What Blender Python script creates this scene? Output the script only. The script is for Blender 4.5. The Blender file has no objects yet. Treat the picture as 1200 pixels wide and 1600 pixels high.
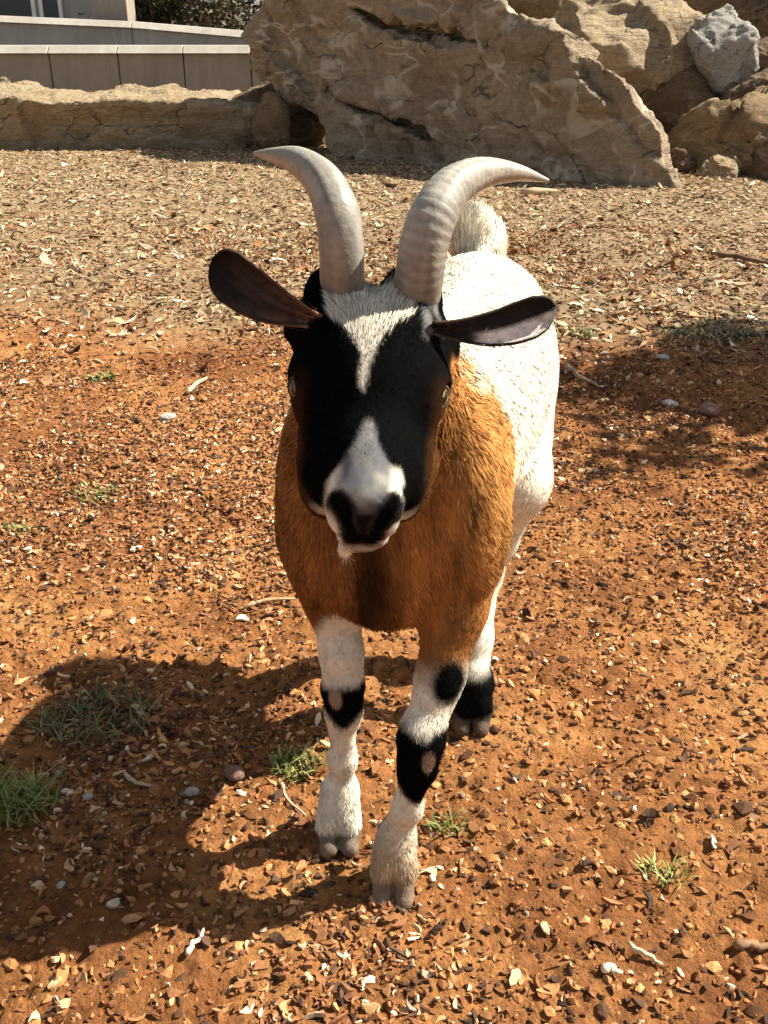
import bpy, bmesh, math, random
import numpy as np
from mathutils import Vector, Matrix

# ------------------------------------------------------------------ camera, sky, sun
scn = bpy.context.scene
COL = scn.collection
CAM_H, PITCH, VFOV = 1.0, math.radians(26.0), math.radians(55.0)
cam_d = bpy.data.cameras.new('camera'); cam = bpy.data.objects.new('camera', cam_d); COL.objects.link(cam)
cam_d.sensor_fit = 'VERTICAL'; cam_d.sensor_height = 24.0
cam_d.lens = 12.0/math.tan(VFOV/2)
cam_d.clip_start = 0.02; cam_d.clip_end = 500
cam.location = (0, 0, CAM_H); cam.rotation_euler = (math.pi/2-PITCH, 0, 0)
scn.camera = cam

SUN = Vector((0.95, 0.25, 1.0)).normalized()          # towards the sun
el = math.asin(SUN.z); az = math.atan2(SUN.x, SUN.y)
w = bpy.data.worlds.new('World'); scn.world = w; w.use_nodes = True
nt = w.node_tree; bg = nt.nodes['Background']
sky = nt.nodes.new('ShaderNodeTexSky'); sky.sky_type = 'NISHITA'; sky.sun_disc = False
sky.sun_elevation = el; sky.sun_rotation = az
hs = nt.nodes.new('ShaderNodeHueSaturation'); hs.inputs['Saturation'].default_value = 0.42      # sky made less blue to warm the fill light
nt.links.new(sky.outputs[0], hs.inputs['Color']); nt.links.new(hs.outputs[0], bg.inputs[0]); bg.inputs[1].default_value = 0.054
sl = bpy.data.lights.new('sun', 'SUN'); sl.energy = 5.0; sl.angle = math.radians(0.5); sl.color = (1.0, 0.93, 0.80)
so = bpy.data.objects.new('sun', sl); COL.objects.link(so)
so.rotation_euler = SUN.to_track_quat('Z', 'Y').to_euler()
so.location = (3, 2, 6)
scn.view_settings.view_transform = 'Standard'; scn.view_settings.look = 'None'
scn.view_settings.exposure = 1.3; scn.view_settings.gamma = 1.0
scn.cycles.max_bounces = 6; scn.cycles.transparent_max_bounces = 8

rng = np.random.default_rng(7)
F_PX = 800/math.tan(VFOV/2); CP, SP = math.cos(PITCH), math.sin(PITCH)
def ray(px, py):
    u = (px-600)/F_PX; v = (800-py)/F_PX
    return np.array([u, CP+SP*v, -SP+CP*v])
def at(px, py, Y):                                     # point seen at a place of the photo, at distance Y
    d = ray(px, py); t = Y/d[1]
    return np.array([0, 0, CAM_H])+d*t
def on_ground(px, py):
    d = ray(px, py); t = CAM_H/-d[2]
    return d[0]*t, d[1]*t

# ------------------------------------------------------------------ helpers
def sstep(a, b, x):
    t = np.clip((x-a)/(b-a), 0, 1); return t*t*(3-2*t)
def hash3(ix, iy, iz, seed):
    n = (ix.astype(np.int64)*374761393+iy.astype(np.int64)*668265263+iz.astype(np.int64)*2147483647+seed*1274126177) & 0xffffffff
    n = ((n ^ (n >> 13))*1274126177) & 0xffffffff
    n = (n ^ (n >> 16)) & 0xffffffff
    n = (n*2246822519) & 0xffffffff
    return ((n ^ (n >> 15)) & 0xffffff)/float(0xffffff)
def vnoise(p, seed=0):                                 # value noise, -1..1
    p = np.asarray(p, dtype=np.float64); i = np.floor(p); f = p-i; f = f*f*f*(f*(f*6-15)+10)
    i = i.astype(np.int64); r = 0
    for dx in (0, 1):
        wx = f[..., 0] if dx else 1-f[..., 0]
        for dy in (0, 1):
            wy = f[..., 1] if dy else 1-f[..., 1]
            for dz in (0, 1):
                wz = f[..., 2] if dz else 1-f[..., 2]
                r = r+wx*wy*wz*hash3(i[..., 0]+dx, i[..., 1]+dy, i[..., 2]+dz, seed)
    return r*2-1
def fbm(p, octaves=4, seed=0, gain=0.5):
    p = np.asarray(p, dtype=np.float64); a, s, r = 1.0, 0.0, 0
    for k in range(octaves):
        r = r+a*vnoise(p*(2.03**k)+k*17.3, seed+k); s += a; a *= gain
    return r/s

def obj_from(name, V, quads=None, tris=None, mat=None, parent=None, col=None, smooth=True, origin=None, normals=None):
    V = np.asarray(V, dtype=np.float64)
    if origin is not None: V = V-np.asarray(origin)
    me = bpy.data.meshes.new(name)
    nq = 0 if quads is None else len(quads); ntr = 0 if tris is None else len(tris)
    me.vertices.add(len(V)); me.vertices.foreach_set('co', V.astype(np.float32).ravel())
    loops = []; starts = []; s = 0
    if nq:
        loops.append(np.asarray(quads).ravel()); starts.append(np.arange(nq)*4); s = nq*4
    if ntr:
        loops.append(np.asarray(tris).ravel()); starts.append(s+np.arange(ntr)*3)
    lp = np.concatenate(loops).astype(np.int32); st = np.concatenate(starts).astype(np.int32)
    me.loops.add(len(lp)); me.loops.foreach_set('vertex_index', lp)
    me.polygons.add(len(st)); me.polygons.foreach_set('loop_start', st)
    me.polygons.foreach_set('use_smooth', np.full(len(st), smooth))
    me.update(calc_edges=True); me.validate()
    if col is not None:
        c = np.ones((len(V), 4), dtype=np.float32); c[:, :3] = col
        at_ = me.color_attributes.new('col', 'FLOAT_COLOR', 'POINT'); at_.data.foreach_set('color', c.ravel())
    if normals is not None:
        me.normals_split_custom_set_from_vertices(np.asarray(normals).tolist())
    if mat: me.materials.append(mat)
    o = bpy.data.objects.new(name, me); COL.objects.link(o)
    if parent is not None: o.parent = parent
    return o
def tag(o, label=None, cat=None, group=None, kind=None):
    for k, v in (('label', label), ('category', cat), ('group', group), ('kind', kind)):
        if v: o[k] = v
    return o
def empty(name, loc):
    o = bpy.data.objects.new(name, None); COL.objects.link(o); o.location = loc; o.empty_display_size = 0.1; return o

class Field:                                           # signed-distance field meshed with surface nets
    def __init__(s, lo, hi, h):
        s.lo = np.array(lo, float); s.h = h
        s.n = np.ceil((np.array(hi, float)-s.lo)/h).astype(int)+1
        s.f = np.full(s.n, 0.25, dtype=np.float32)
        s.ax = [s.lo[k]+h*np.arange(s.n[k]) for k in range(3)]
    def box(s, lo, hi):
        a = np.clip(np.floor((np.array(lo)-s.lo)/s.h).astype(int), 0, s.n); b = np.clip(np.ceil((np.array(hi)-s.lo)/s.h).astype(int)+1, 0, s.n)
        sl = tuple(slice(a[k], b[k]) for k in range(3))
        X = np.stack(np.meshgrid(*[s.ax[k][sl[k]] for k in range(3)], indexing='ij'), -1)
        return sl, X
    def add(s, fn, lo, hi, k=0.02, sub=False):
        sl, X = s.box(np.array(lo)-3*k-0.01, np.array(hi)+3*k+0.01)
        if X.size == 0: return
        d = fn(X); f = s.f[sl]
        if sub:
            h = np.clip(k-np.abs(f+d), 0, None)/k; s.f[sl] = np.maximum(f, -d)+h*h*k*0.25
        else:
            h = np.clip(k-np.abs(f-d), 0, None)/k; s.f[sl] = np.minimum(f, d)-h*h*k*0.25
    def mesh(s):
        f = s.f; n = s.n; neg = f < 0
        c = np.zeros(tuple(n-1), dtype=np.int8)
        for i in (0, 1):
            for j in (0, 1):
                for k in (0, 1):
                    c += neg[i:n[0]-1+i, j:n[1]-1+j, k:n[2]-1+k]
        act = (c > 0) & (c < 8); idx = np.full(act.shape, -1, dtype=np.int64)
        cells = np.argwhere(act); idx[act] = np.arange(len(cells))
        acc = np.zeros((len(cells), 3)); cnt = np.zeros(len(cells))
        cor = [(i, j, k) for i in (0, 1) for j in (0, 1) for k in (0, 1)]
        val = {q: f[cells[:, 0]+q[0], cells[:, 1]+q[1], cells[:, 2]+q[2]].astype(float) for q in cor}
        for q in cor:
            for a in range(3):
                if q[a]: continue
                r = list(q); r[a] = 1; r = tuple(r)
                va, vb = val[q], val[r]; m = (va < 0) != (vb < 0)
                t = np.where(m, va/np.where(m, va-vb, 1), 0)
                p = np.tile(np.array(q, float), (len(cells), 1)); p[:, a] = t
                acc[m] += p[m]; cnt[m] += 1
        V = s.lo+(cells+acc/cnt[:, None])*s.h
        Q = []
        for a in range(3):
            b, c2 = (a+1) % 3, (a+2) % 3
            sa = [slice(None)]*3; sb = [slice(None)]*3; sa[a] = slice(0, n[a]-1); sb[a] = slice(1, n[a])
            m = neg[tuple(sa)] != neg[tuple(sb)]
            e = np.argwhere(m)
            e = e[(e[:, b] > 0) & (e[:, c2] > 0) & (e[:, b] < n[b]-1) & (e[:, c2] < n[c2]-1)]
            fl = neg[tuple(sa)][e[:, 0], e[:, 1], e[:, 2]]
            def cell(db, dc):
                g = e.copy(); g[:, b] -= db; g[:, c2] -= dc; return idx[g[:, 0], g[:, 1], g[:, 2]]
            q = np.stack([cell(1, 1), cell(0, 1), cell(0, 0), cell(1, 0)], 1)
            q[~fl] = q[~fl][:, ::-1]; Q.append(q)
        return V, np.concatenate(Q)
def relax(V, Q, it=2, lam=0.5):
    for _ in range(it):
        acc = np.zeros_like(V); cnt = np.zeros(len(V))
        for i in range(4):
            for j in ((i+1) % 4, (i+3) % 4):
                np.add.at(acc, Q[:, i], V[Q[:, j]]); np.add.at(cnt, Q[:, i], 1)
        V = V*(1-lam)+lam*acc/np.maximum(cnt, 1)[:, None]
    return V
def vnormals(V, Q):
    n = np.cross(V[Q[:, 2]]-V[Q[:, 0]], V[Q[:, 3]]-V[Q[:, 1]]); N = np.zeros_like(V)
    for i in range(4): np.add.at(N, Q[:, i], n)
    return N/np.maximum(np.linalg.norm(N, axis=1, keepdims=True), 1e-12)
def rcone(a, b, ra, rb):                               # tapered capsule
    a = np.array(a, float); b = np.array(b, float); ab = b-a; L2 = ab@ab
    def fn(X):
        t = np.clip(((X-a)@ab)/L2, 0, 1)
        return np.linalg.norm(X-a-t[..., None]*ab, axis=-1)-(ra+(rb-ra)*t)
    r = max(ra, rb)
    return fn, np.minimum(a, b)-r, np.maximum(a, b)+r
def ellip(c, r, M=None):                               # M rows = local axes
    c = np.array(c, float); r = np.array(r, float); M = np.eye(3) if M is None else np.array(M)
    def fn(X):
        p = (X-c)@M.T; k0 = np.linalg.norm(p/r, axis=-1); k1 = np.linalg.norm(p/(r*r), axis=-1)
        return k0*(k0-1)/np.maximum(k1, 1e-6)
    e = np.abs(M.T)@r
    return fn, c-e, c+e

# ------------------------------------------------------------------ materials
def new_mat(name, rough=0.8, spec=0.3):
    m = bpy.data.materials.new(name); m.use_nodes = True; b = m.node_tree.nodes['Principled BSDF']
    b.inputs['Roughness'].default_value = rough; b.inputs['Specular IOR Level'].default_value = spec
    return m, m.node_tree, b
def N(nt, t, **kw):
    n = nt.nodes.new(t)
    for k, v in kw.items():
        if k.startswith('in_'): n.inputs[int(k[3:]) if k[3:].isdigit() else k[3:].replace('_', ' ')].default_value = v
        else: setattr(n, k, v)
    return n
def noise(nt, vec, scale, detail=6, rough=0.6, dist=0.0):
    n = N(nt, 'ShaderNodeTexNoise'); n.inputs['Scale'].default_value = scale; n.inputs['Detail'].default_value = detail
    n.inputs['Roughness'].default_value = rough; n.inputs['Distortion'].default_value = dist
    nt.links.new(vec, n.inputs['Vector']); return n.outputs['Fac']
def ramp(nt, fac, stops, interp='LINEAR'):
    r = N(nt, 'ShaderNodeValToRGB'); cr = r.color_ramp; cr.interpolation = interp
    while len(cr.elements) < len(stops): cr.elements.new(0.5)
    for e, (p, c) in zip(cr.elements, stops):
        e.position = p; e.color = (c[0], c[1], c[2], 1) if not np.isscalar(c) else (c, c, c, 1)
    nt.links.new(fac, r.inputs[0]); return r.outputs[0]
def mix(nt, fac, a, b, mode='MIX'):
    m = N(nt, 'ShaderNodeMix', data_type='RGBA', blend_type=mode)
    for s, v in ((0, fac), (6, a), (7, b)):
        if hasattr(v, 'is_linked'): nt.links.new(v, m.inputs[s])
        else: m.inputs[s].default_value = v if np.isscalar(v) else (v[0], v[1], v[2], 1)
    return m.outputs[2]
def math_(nt, op, a, b=None, clamp=False):
    m = N(nt, 'ShaderNodeMath', operation=op, use_clamp=clamp)
    for i, v in enumerate((a, b)):
        if v is None: continue
        if hasattr(v, 'is_linked'): nt.links.new(v, m.inputs[i])
        else: m.inputs[i].default_value = v
    return m.outputs[0]
def bump(nt, b, h, strength=0.5, dist=0.01):
    n = N(nt, 'ShaderNodeBump'); n.inputs['Strength'].default_value = strength; n.inputs['Distance'].default_value = dist
    nt.links.new(h, n.inputs['Height']); nt.links.new(n.outputs[0], b.inputs['Normal']); return n
def coords(nt): return N(nt, 'ShaderNodeTexCoord').outputs['Object']
def mapping(nt, v, scale=(1, 1, 1), rot=(0, 0, 0)):
    m = N(nt, 'ShaderNodeMapping'); m.inputs['Scale'].default_value = scale; m.inputs['Rotation'].default_value = rot
    nt.links.new(v, m.inputs['Vector']); return m.outputs[0]

def col_mat(name, rough=0.8, spec=0.25, nscale=60, amt=0.35, bmp=0.0, bscale=200):
    m, nt, b = new_mat(name, rough, spec)
    a = N(nt, 'ShaderNodeAttribute', attribute_name='col'); c = coords(nt)
    v = ramp(nt, noise(nt, c, nscale), [(0.25, 1-amt), (0.75, 1+amt*0.6)])
    nt.links.new(mix(nt, 1.0, a.outputs['Color'], v, 'MULTIPLY'), b.inputs['Base Color'])
    if bmp: bump(nt, b, noise(nt, c, bscale), bmp, 0.004)
    return m

def rock_mat(name, cols, scale=1.0, veins=0.0, strata=0.3, rot=(0, 0, 0)):
    m, nt, b = new_mat(name, 0.9, 0.2); c = coords(nt)
    big = noise(nt, c, 1.6*scale, 5, 0.65, 0.6)
    base = ramp(nt, big, [(0.3, cols[0]), (0.5, cols[1]), (0.7, cols[2])])
    st = noise(nt, mapping(nt, c, (1.2, 1.2, 9), rot), 1.5*scale, 6, 0.65, 0.8)
    base = mix(nt, strata, base, ramp(nt, st, [(0.3, cols[0]), (0.48, cols[2]), (0.55, cols[1]), (0.7, cols[2])]))
    sp = noise(nt, c, 22*scale, 8, 0.75)
    base = mix(nt, 0.7, base, ramp(nt, sp, [(0.3, 0.45), (0.55, 1.0), (0.8, 1.35)]), 'MULTIPLY')
    vr = N(nt, 'ShaderNodeTexVoronoi', feature='DISTANCE_TO_EDGE'); vr.inputs['Scale'].default_value = 2.2*scale
    wp = N(nt, 'ShaderNodeTexNoise'); wp.inputs['Scale'].default_value = 2.5*scale; wp.inputs['Detail'].default_value = 5; nt.links.new(c, wp.inputs['Vector'])
    nt.links.new(mix(nt, 0.35, mapping(nt, c, (0.8, 0.8, 1.7), rot), wp.outputs['Color']), vr.inputs['Vector'])
    fis = math_(nt, 'MULTIPLY', ramp(nt, vr.outputs['Distance'], [(0.0, 1.0), (0.018, 0.0)]), ramp(nt, noise(nt, c, 1.9*scale, 3), [(0.5, 0.0), (0.62, 1.0)]))
    base = mix(nt, math_(nt, 'MULTIPLY', fis, 0.75), base, (0.035, 0.024, 0.016))
    if veins:
        wv = noise(nt, mapping(nt, c, (1, 1, 1.9), (0.3, 0.7, 0.2)), 1.5*scale, 2.5, 0.5, 0.7)
        line = ramp(nt, math_(nt, 'ABSOLUTE', math_(nt, 'SUBTRACT', wv, 0.5)), [(0.0, 1.0), (0.016, 0.9), (0.030, 0.0)])
        br = ramp(nt, noise(nt, c, 3.1*scale, 3), [(0.42, 0.0), (0.54, 1.0)])
        base = mix(nt, math_(nt, 'MULTIPLY', math_(nt, 'MULTIPLY', line, br), veins), base, (0.74, 0.65, 0.50))
    nt.links.new(base, b.inputs['Base Color'])
    h = math_(nt, 'ADD', math_(nt, 'MULTIPLY', noise(nt, c, 9*scale, 10, 0.7, 0.3), 1.0), math_(nt, 'MULTIPLY', st, 0.8)); h = math_(nt, 'SUBTRACT', h, math_(nt, 'MULTIPLY', fis, 0.5)); h = math_(nt, 'ADD', h, math_(nt, 'MULTIPLY', noise(nt, c, 34*scale, 6, 0.75), 0.35))
    bump(nt, b, h, 1.0, 0.08/max(1.0, scale*0.6))
    return m

# ------------------------------------------------------------------ ground
def ground_h(x, y):
    p = np.stack([x, y, np.zeros_like(x)], -1)
    h = 0.030*fbm(p*0.9, 3, 11)*sstep(0.2, 3, np.hypot(x-0.05, y-1.2))
    near = np.clip(1.6-np.hypot(x, y-1.2)*0.12, 0.15, 1)
    h = h+near*(0.013*fbm(p*6.0, 4, 21, 0.6)+0.008*fbm(p*21.0, 3, 31, 0.6)-0.006*sstep(0.15, 0.6, fbm(p*38.0, 2, 35))+0.004*fbm(p*64.0, 2, 41))
    return h-0.006
def graded(lo, hi, step, far_lo, far_hi, g=1.06):
    a = list(np.arange(lo, hi, step)); s = step
    while a[-1] < far_hi: s *= g; a.append(a[-1]+s)
    b = [lo]; s = step
    while b[-1] > far_lo: s *= g; b.append(b[-1]-s)
    return np.array(b[:0:-1]+a)
gx = graded(-0.95, 1.25, 0.006, -70, 70); gy = graded(0.5, 2.6, 0.006, -25, 160, 1.02)
GX, GY = np.meshgrid(gx, gy, indexing='ij')
GV = np.stack([GX, GY, ground_h(GX, GY)], -1).reshape(-1, 3)
ii = np.arange(len(gx)*len(gy)).reshape(len(gx), len(gy))
GQ = np.stack([ii[:-1, :-1], ii[1:, :-1], ii[1:, 1:], ii[:-1, 1:]], -1).reshape(-1, 4)
def straw_mask(x, y):                                  # 1 where dry straw and leaf litter covers the clay
    p = np.stack([x, y, np.zeros_like(x)], -1)
    edge = 3.9-0.22*np.clip(x, -2, 3)+0.9*fbm(p*0.8, 3, 51)
    return sstep(-0.5, 0.5, y-edge)
m, nt, b = new_mat('red_clay', 0.95, 0.15); c = coords(nt)
clay = ramp(nt, noise(nt, c, 2.2, 6, 0.7, 0.4), [(0.3, (0.20, 0.075, 0.028)), (0.44, (0.38, 0.158, 0.054)), (0.55, (0.53, 0.240, 0.082)), (0.68, (0.63, 0.35, 0.132))])
clay = mix(nt, 0.8, clay, ramp(nt, noise(nt, c, 38, 8, 0.78), [(0.32, 0.30), (0.52, 0.92), (0.72, 1.45)]), 'MULTIPLY')
clay = mix(nt, 0.9, clay, ramp(nt, noise(nt, c, 0.75, 4, 0.6, 0.5), [(0.36, (0.62, 0.52, 0.50)), (0.5, (0.95, 0.92, 0.9)), (0.62, (1.18, 1.22, 1.25))]), 'MULTIPLY')
straw = ramp(nt, noise(nt, c, 14, 8, 0.75), [(0.3, (0.17, 0.098, 0.052)), (0.5, (0.33, 0.225, 0.125)), (0.7, (0.45, 0.34, 0.21))])
a = N(nt, 'ShaderNodeAttribute', attribute_name='col')
nt.links.new(mix(nt, a.outputs['Fac'], clay, straw), b.inputs['Base Color'])
bump(nt, b, math_(nt, 'ADD', noise(nt, c, 90, 8, 0.7), math_(nt, 'MULTIPLY', noise(nt, c, 25, 5, 0.7), 1.5)), 1.0, 0.02)
sm_ = straw_mask(GV[:, 0], GV[:, 1])
ground = obj_from('ground', GV, GQ, mat=m, col=np.repeat(sm_[:, None], 3, 1)); ground['kind'] = 'structure'

# ------------------------------------------------------------------ loose litter on the ground (uncountable)
def scatter(name, X, Y, L, W, T, curl, cols, seed, mat, lift=0.0, yaw=None, tilt=0.35):
    r = np.random.default_rng(seed); n = len(X)
    t = np.array([-1, -0.5, 0.1, 0.6, 1.0]); wd = np.array([0.12, 0.85, 1.0, 0.75, 0.08])
    jl = r.uniform(0.6, 1.3, (n, 5))
    yaw = r.uniform(0, 2*math.pi, n) if yaw is None else yaw
    tl = r.normal(0, tilt, n); rl = r.normal(0, tilt*1.5, n)
    lx = t[None]*L[:, None]/2; ly = wd[None]*W[:, None]/2*jl
    cz = curl[:, None]*(t[None]**2)*L[:, None]*0.5
    bend = r.normal(0, 0.25, n)[:, None]*(t[None]**2)*L[:, None]
    P = np.zeros((n, 4, 5, 3))
    for k, (sy, sz) in enumerate(((-1, 0), (1, 0), (1, 1), (-1, 1))):
        P[:, k, :, 0] = lx; P[:, k, :, 1] = ly*sy+bend; P[:, k, :, 2] = cz+T[:, None]*(sz-0.5)
    P = P.reshape(n, 20, 3)
    cr, sr = np.cos(rl)[:, None], np.sin(rl)[:, None]; P[..., 1], P[..., 2] = P[..., 1]*cr-P[..., 2]*sr, P[..., 1]*sr+P[..., 2]*cr
    ct, st = np.cos(tl)[:, None], np.sin(tl)[:, None]; P[..., 0], P[..., 2] = P[..., 0]*ct-P[..., 2]*st, P[..., 0]*st+P[..., 2]*ct
    cy, sy_ = np.cos(yaw)[:, None], np.sin(yaw)[:, None]; P[..., 0], P[..., 1] = P[..., 0]*cy-P[..., 1]*sy_, P[..., 0]*sy_+P[..., 1]*cy
    zmin = P[..., 2].min(1); zr = P[..., 2].max(1)-zmin
    g = ground_h(X, Y)
    P[..., 0] += X[:, None]; P[..., 1] += Y[:, None]; P[..., 2] += (g-zmin-zr*0.18+lift)[:, None]
    q = []
    def id_(k, i): return k*5+i
    for i in range(4):
        q += [(id_(3, i), id_(3, i+1), id_(2, i+1), id_(2, i)), (id_(0, i), id_(1, i), id_(1, i+1), id_(0, i+1)),
              (id_(1, i), id_(2, i), id_(2, i+1), id_(1, i+1)), (id_(0, i), id_(0, i+1), id_(3, i+1), id_(3, i))]
    Q = (np.array(q)[None]+(np.arange(n)*20)[:, None, None]).reshape(-1, 4)
    return obj_from(name, P.reshape(-1, 3), Q, mat=mat, col=np.repeat(cols, 20, 0), smooth=False)
def pick(pal, w, n, r, jit=0.25):
    c = np.array(pal)[r.choice(len(pal), n, p=np.array(w)/sum(w))]
    return c*(1+r.normal(0, jit, (n, 1))).clip(0.4, 1.7)
litter_mat = col_mat('dry_litter', 0.85, 0.25, 120, 0.35)
r = np.random.default_rng(3)
def density_sample(n, x0, x1, y0, y1, fn, r):
    X = r.uniform(x0, x1, n*4); Y = r.uniform(y0, y1, n*4); k = r.random(n*4) < fn(X, Y)
    return X[k][:n], Y[k][:n]
def patchy(X, Y): return 0.22+0.78*sstep(-0.12, 0.4, fbm(np.stack([X, Y, X*0], -1)*2.6, 3, 77))
# bark chips and broken leaves on the clay close by
PAL = [(0.24, 0.10, 0.042), (0.36, 0.165, 0.065), (0.46, 0.25, 0.115), (0.62, 0.43, 0.25), (0.76, 0.62, 0.44), (0.08, 0.042, 0.025)]
n = 62000; X, Y = density_sample(n, -2.4, 2.6, 0.3, 3.3, lambda x, y: patchy(x, y)*(np.abs(x-0.05) < 0.5*y+0.75), r); n = len(X)
L = np.minimum(r.gamma(1.7, 0.0038, n)+0.0033, 0.028); W = L*r.uniform(0.16, 0.6, n)
o = scatter('bark_litter', X, Y, L, W, r.uniform(0.0012, 0.0055, n), r.normal(0.0, 0.16, n), pick(PAL, [7, 7, 3.5, 1.5, 0.9, 5], n, r), 5, litter_mat, tilt=0.3)
tag(o, 'brown bark chips and broken leaf bits strewn over red clay', 'litter', kind='stuff')
# farther clay
n = 26000; X, Y = density_sample(n, -4.2, 4.6, 3.0, 5.8, lambda x, y: patchy(x, y), r); n = len(X)
L = r.gamma(1.8, 0.0075, n)+0.007; W = L*r.uniform(0.15, 0.5, n)
o = scatter('leaf_litter', X, Y, L, W, r.uniform(0.002, 0.006, n), r.normal(0.05, 0.25, n), pick(PAL, [5, 6, 4, 2.2, 0.8, 3], n, r), 6, litter_mat, tilt=0.4)
tag(o, 'brown and tan leaf bits on the clay behind the goat', 'litter', kind='stuff')
# straw coloured litter
n = 98000; X, Y = density_sample(n, -7.5, 8.5, 2.9, 11.5, straw_mask, r); n = len(X)
L = r.gamma(2.0, 0.012, n)+0.014; W = L*r.uniform(0.08, 0.40, n)
PAL2 = [(0.25, 0.14, 0.075), (0.36, 0.235, 0.13), (0.45, 0.335, 0.20), (0.60, 0.49, 0.33), (0.33, 0.28, 0.14), (0.12, 0.068, 0.036)]
o = scatter('straw_litter', X, Y, L, W, r.uniform(0.002, 0.006, n), r.normal(0.03, 0.18, n), pick(PAL2, [4, 6, 5, 3.2, 0.6, 2.5], n, r), 8, litter_mat, tilt=0.22)
tag(o, 'pale tan dry leaves and straw covering the ground before the boulders', 'litter', kind='stuff')
# clods of clay
clod_mat = col_mat('clay_clods', 0.95, 0.15, 150, 0.4, 0.6, 300)
def clods(name, n, x0, x1, y0, y1, smin, seed):
    r = np.random.default_rng(seed); X, Y = density_sample(n, x0, x1, y0, y1, lambda x, y: 1.15-patchy(x, y), r); n = len(X)
    bm = bmesh.new(); bmesh.ops.create_icosphere(bm, subdivisions=1, radius=1); v0 = np.array([v.co for v in bm.verts]); f0 = np.array([[v.index for v in f.verts] for f in bm.faces]); bm.free()
    s = (r.gamma(2.0, smin, n)+smin)[:, None, None]*r.uniform(0.6, 1.3, (n, 1, 3))*np.array([1, 1, 0.7])
    P = v0[None]*s*r.uniform(0.6, 1.35, (n, len(v0), 1))
    a = r.uniform(0, 6.28, n); ca, sa = np.cos(a)[:, None], np.sin(a)[:, None]
    P[..., 0], P[..., 1] = P[..., 0]*ca-P[..., 1]*sa, P[..., 0]*sa+P[..., 1]*ca
    P += np.stack([X, Y, ground_h(X, Y)], -1)[:, None]
    T = (f0[None]+(np.arange(n)*len(v0))[:, None, None]).reshape(-1, 3)
    c = pick([(0.26, 0.11, 0.042), (0.38, 0.18, 0.068), (0.47, 0.25, 0.10), (0.09, 0.045, 0.024)], [3, 4, 2, 3], n, r, 0.2)
    return obj_from(name, P.reshape(-1, 3), None, T, mat=clod_mat, col=np.repeat(c, len(v0), 0), smooth=False)
tag(clods('clay_crumbs', 24000, -1.3, 1.5, 0.45, 3.0, 0.0014, 15), 'red clay crumbs loose on the trodden ground', 'soil', kind='stuff')

# single sticks
stick_mat = col_mat('dead_wood', 0.85, 0.2, 80, 0.4, 0.5, 150)
def stick(name, pts, rad, colr, label, cat='twig', group=None):
    pts = [np.array(p, float) for p in pts]; V = []; ns = 7
    for i, p in enumerate(pts):
        d = pts[min(i+1, len(pts)-1)]-pts[max(i-1, 0)]; d /= np.linalg.norm(d)
        s = np.cross(d, (0, 0, 1)); s /= np.linalg.norm(s); u = np.cross(s, d)
        rr = rad*(1-0.5*i/(len(pts)-1))*(1+0.15*math.sin(i*2.3))
        if i in (0, len(pts)-1): rr *= 0.6
        V += [p+rr*(math.cos(2*math.pi*k/ns)*s+math.sin(2*math.pi*k/ns)*u) for k in range(ns)]
    Q = [(i*ns+k, i*ns+(k+1) % ns, (i+1)*ns+(k+1) % ns, (i+1)*ns+k) for i in range(len(pts)-1) for k in range(ns)]
    nv = len(V); V += [pts[0], pts[-1]]
    T = [(nv, (k+1) % ns, k) for k in range(ns)]+[(nv+1, (len(pts)-1)*ns+k, (len(pts)-1)*ns+(k+1) % ns) for k in range(ns)]
    V = np.array(V); o0 = pts[0]
    o = obj_from(name, V, np.array(Q), np.array(T), mat=stick_mat, col=np.tile(colr, (len(V), 1)), origin=o0); o.location = o0
    return tag(o, label, cat, group)
def gstick(px, rad, colr, label, **k):
    P = []
    m_ = len(px)
    for i, (x, y) in enumerate(px):
        gx_, gy_ = on_ground(x, y); P.append((gx_, gy_, float(ground_h(np.array([gx_]), np.array([gy_]))[0])+rad*0.8+0.004))
    Q = []
    for i in range(len(P)-1):
        for t in (0, 0.34, 0.67): Q.append(tuple(P[i][k]*(1-t)+P[i+1][k]*t+(rng.normal(0, rad*0.5) if k < 2 else 0) for k in range(3)))
    Q.append(P[-1])
    return stick('twig', Q, rad, colr, label, **k)
gstick([(292, 612), (308, 602), (324, 594)], 0.009, (0.55, 0.42, 0.28), 'short pale twig on the clay left of the goat neck', group='twigs on the ground')
gstick([(382, 948), (420, 938), (462, 937)], 0.005, (0.52, 0.34, 0.19), 'thin tan twig lying beside the goat chest', group='twigs on the ground')
gstick([(885, 572), (905, 590), (936, 608)], 0.010, (0.42, 0.28, 0.17), 'curved brown stick right of the goat flank', group='twigs on the ground')
gstick([(292, 1492), (303, 1470), (318, 1446)], 0.0045, (0.72, 0.58, 0.40), 'pale straight twig in the sun near bottom left', group='twigs on the ground')
gstick([(195, 1210), (212, 1222), (240, 1228)], 0.004, (0.50, 0.36, 0.22), 'bent thin twig inside the goat shadow', group='twigs on the ground')
gstick([(1110, 398), (1150, 403), (1215, 412)], 0.016, (0.16, 0.09, 0.05), 'dark stick on the straw at the right edge', group='twigs on the ground')
gstick([(436, 1214), (448, 1244), (478, 1276)], 0.003, (0.60, 0.44, 0.27), 'thin curved twig left of the nearer white hoof', group='twigs on the ground')
gstick([(815, 302), (870, 300)], 0.03, (0.48, 0.36, 0.22), 'tan stick before the foot of the big boulder', group='twigs on the ground')
gstick([(1150, 1480), (1180, 1474), (1215, 1470)], 0.007, (0.28, 0.16, 0.09), 'brown stick at the right edge low in the frame', group='twigs on the ground')
gstick([(985, 1470), (1010, 1490), (1036, 1504)], 0.004, (0.66, 0.52, 0.34), 'pale splinter on the clay near bottom right', group='twigs on the ground')
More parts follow.
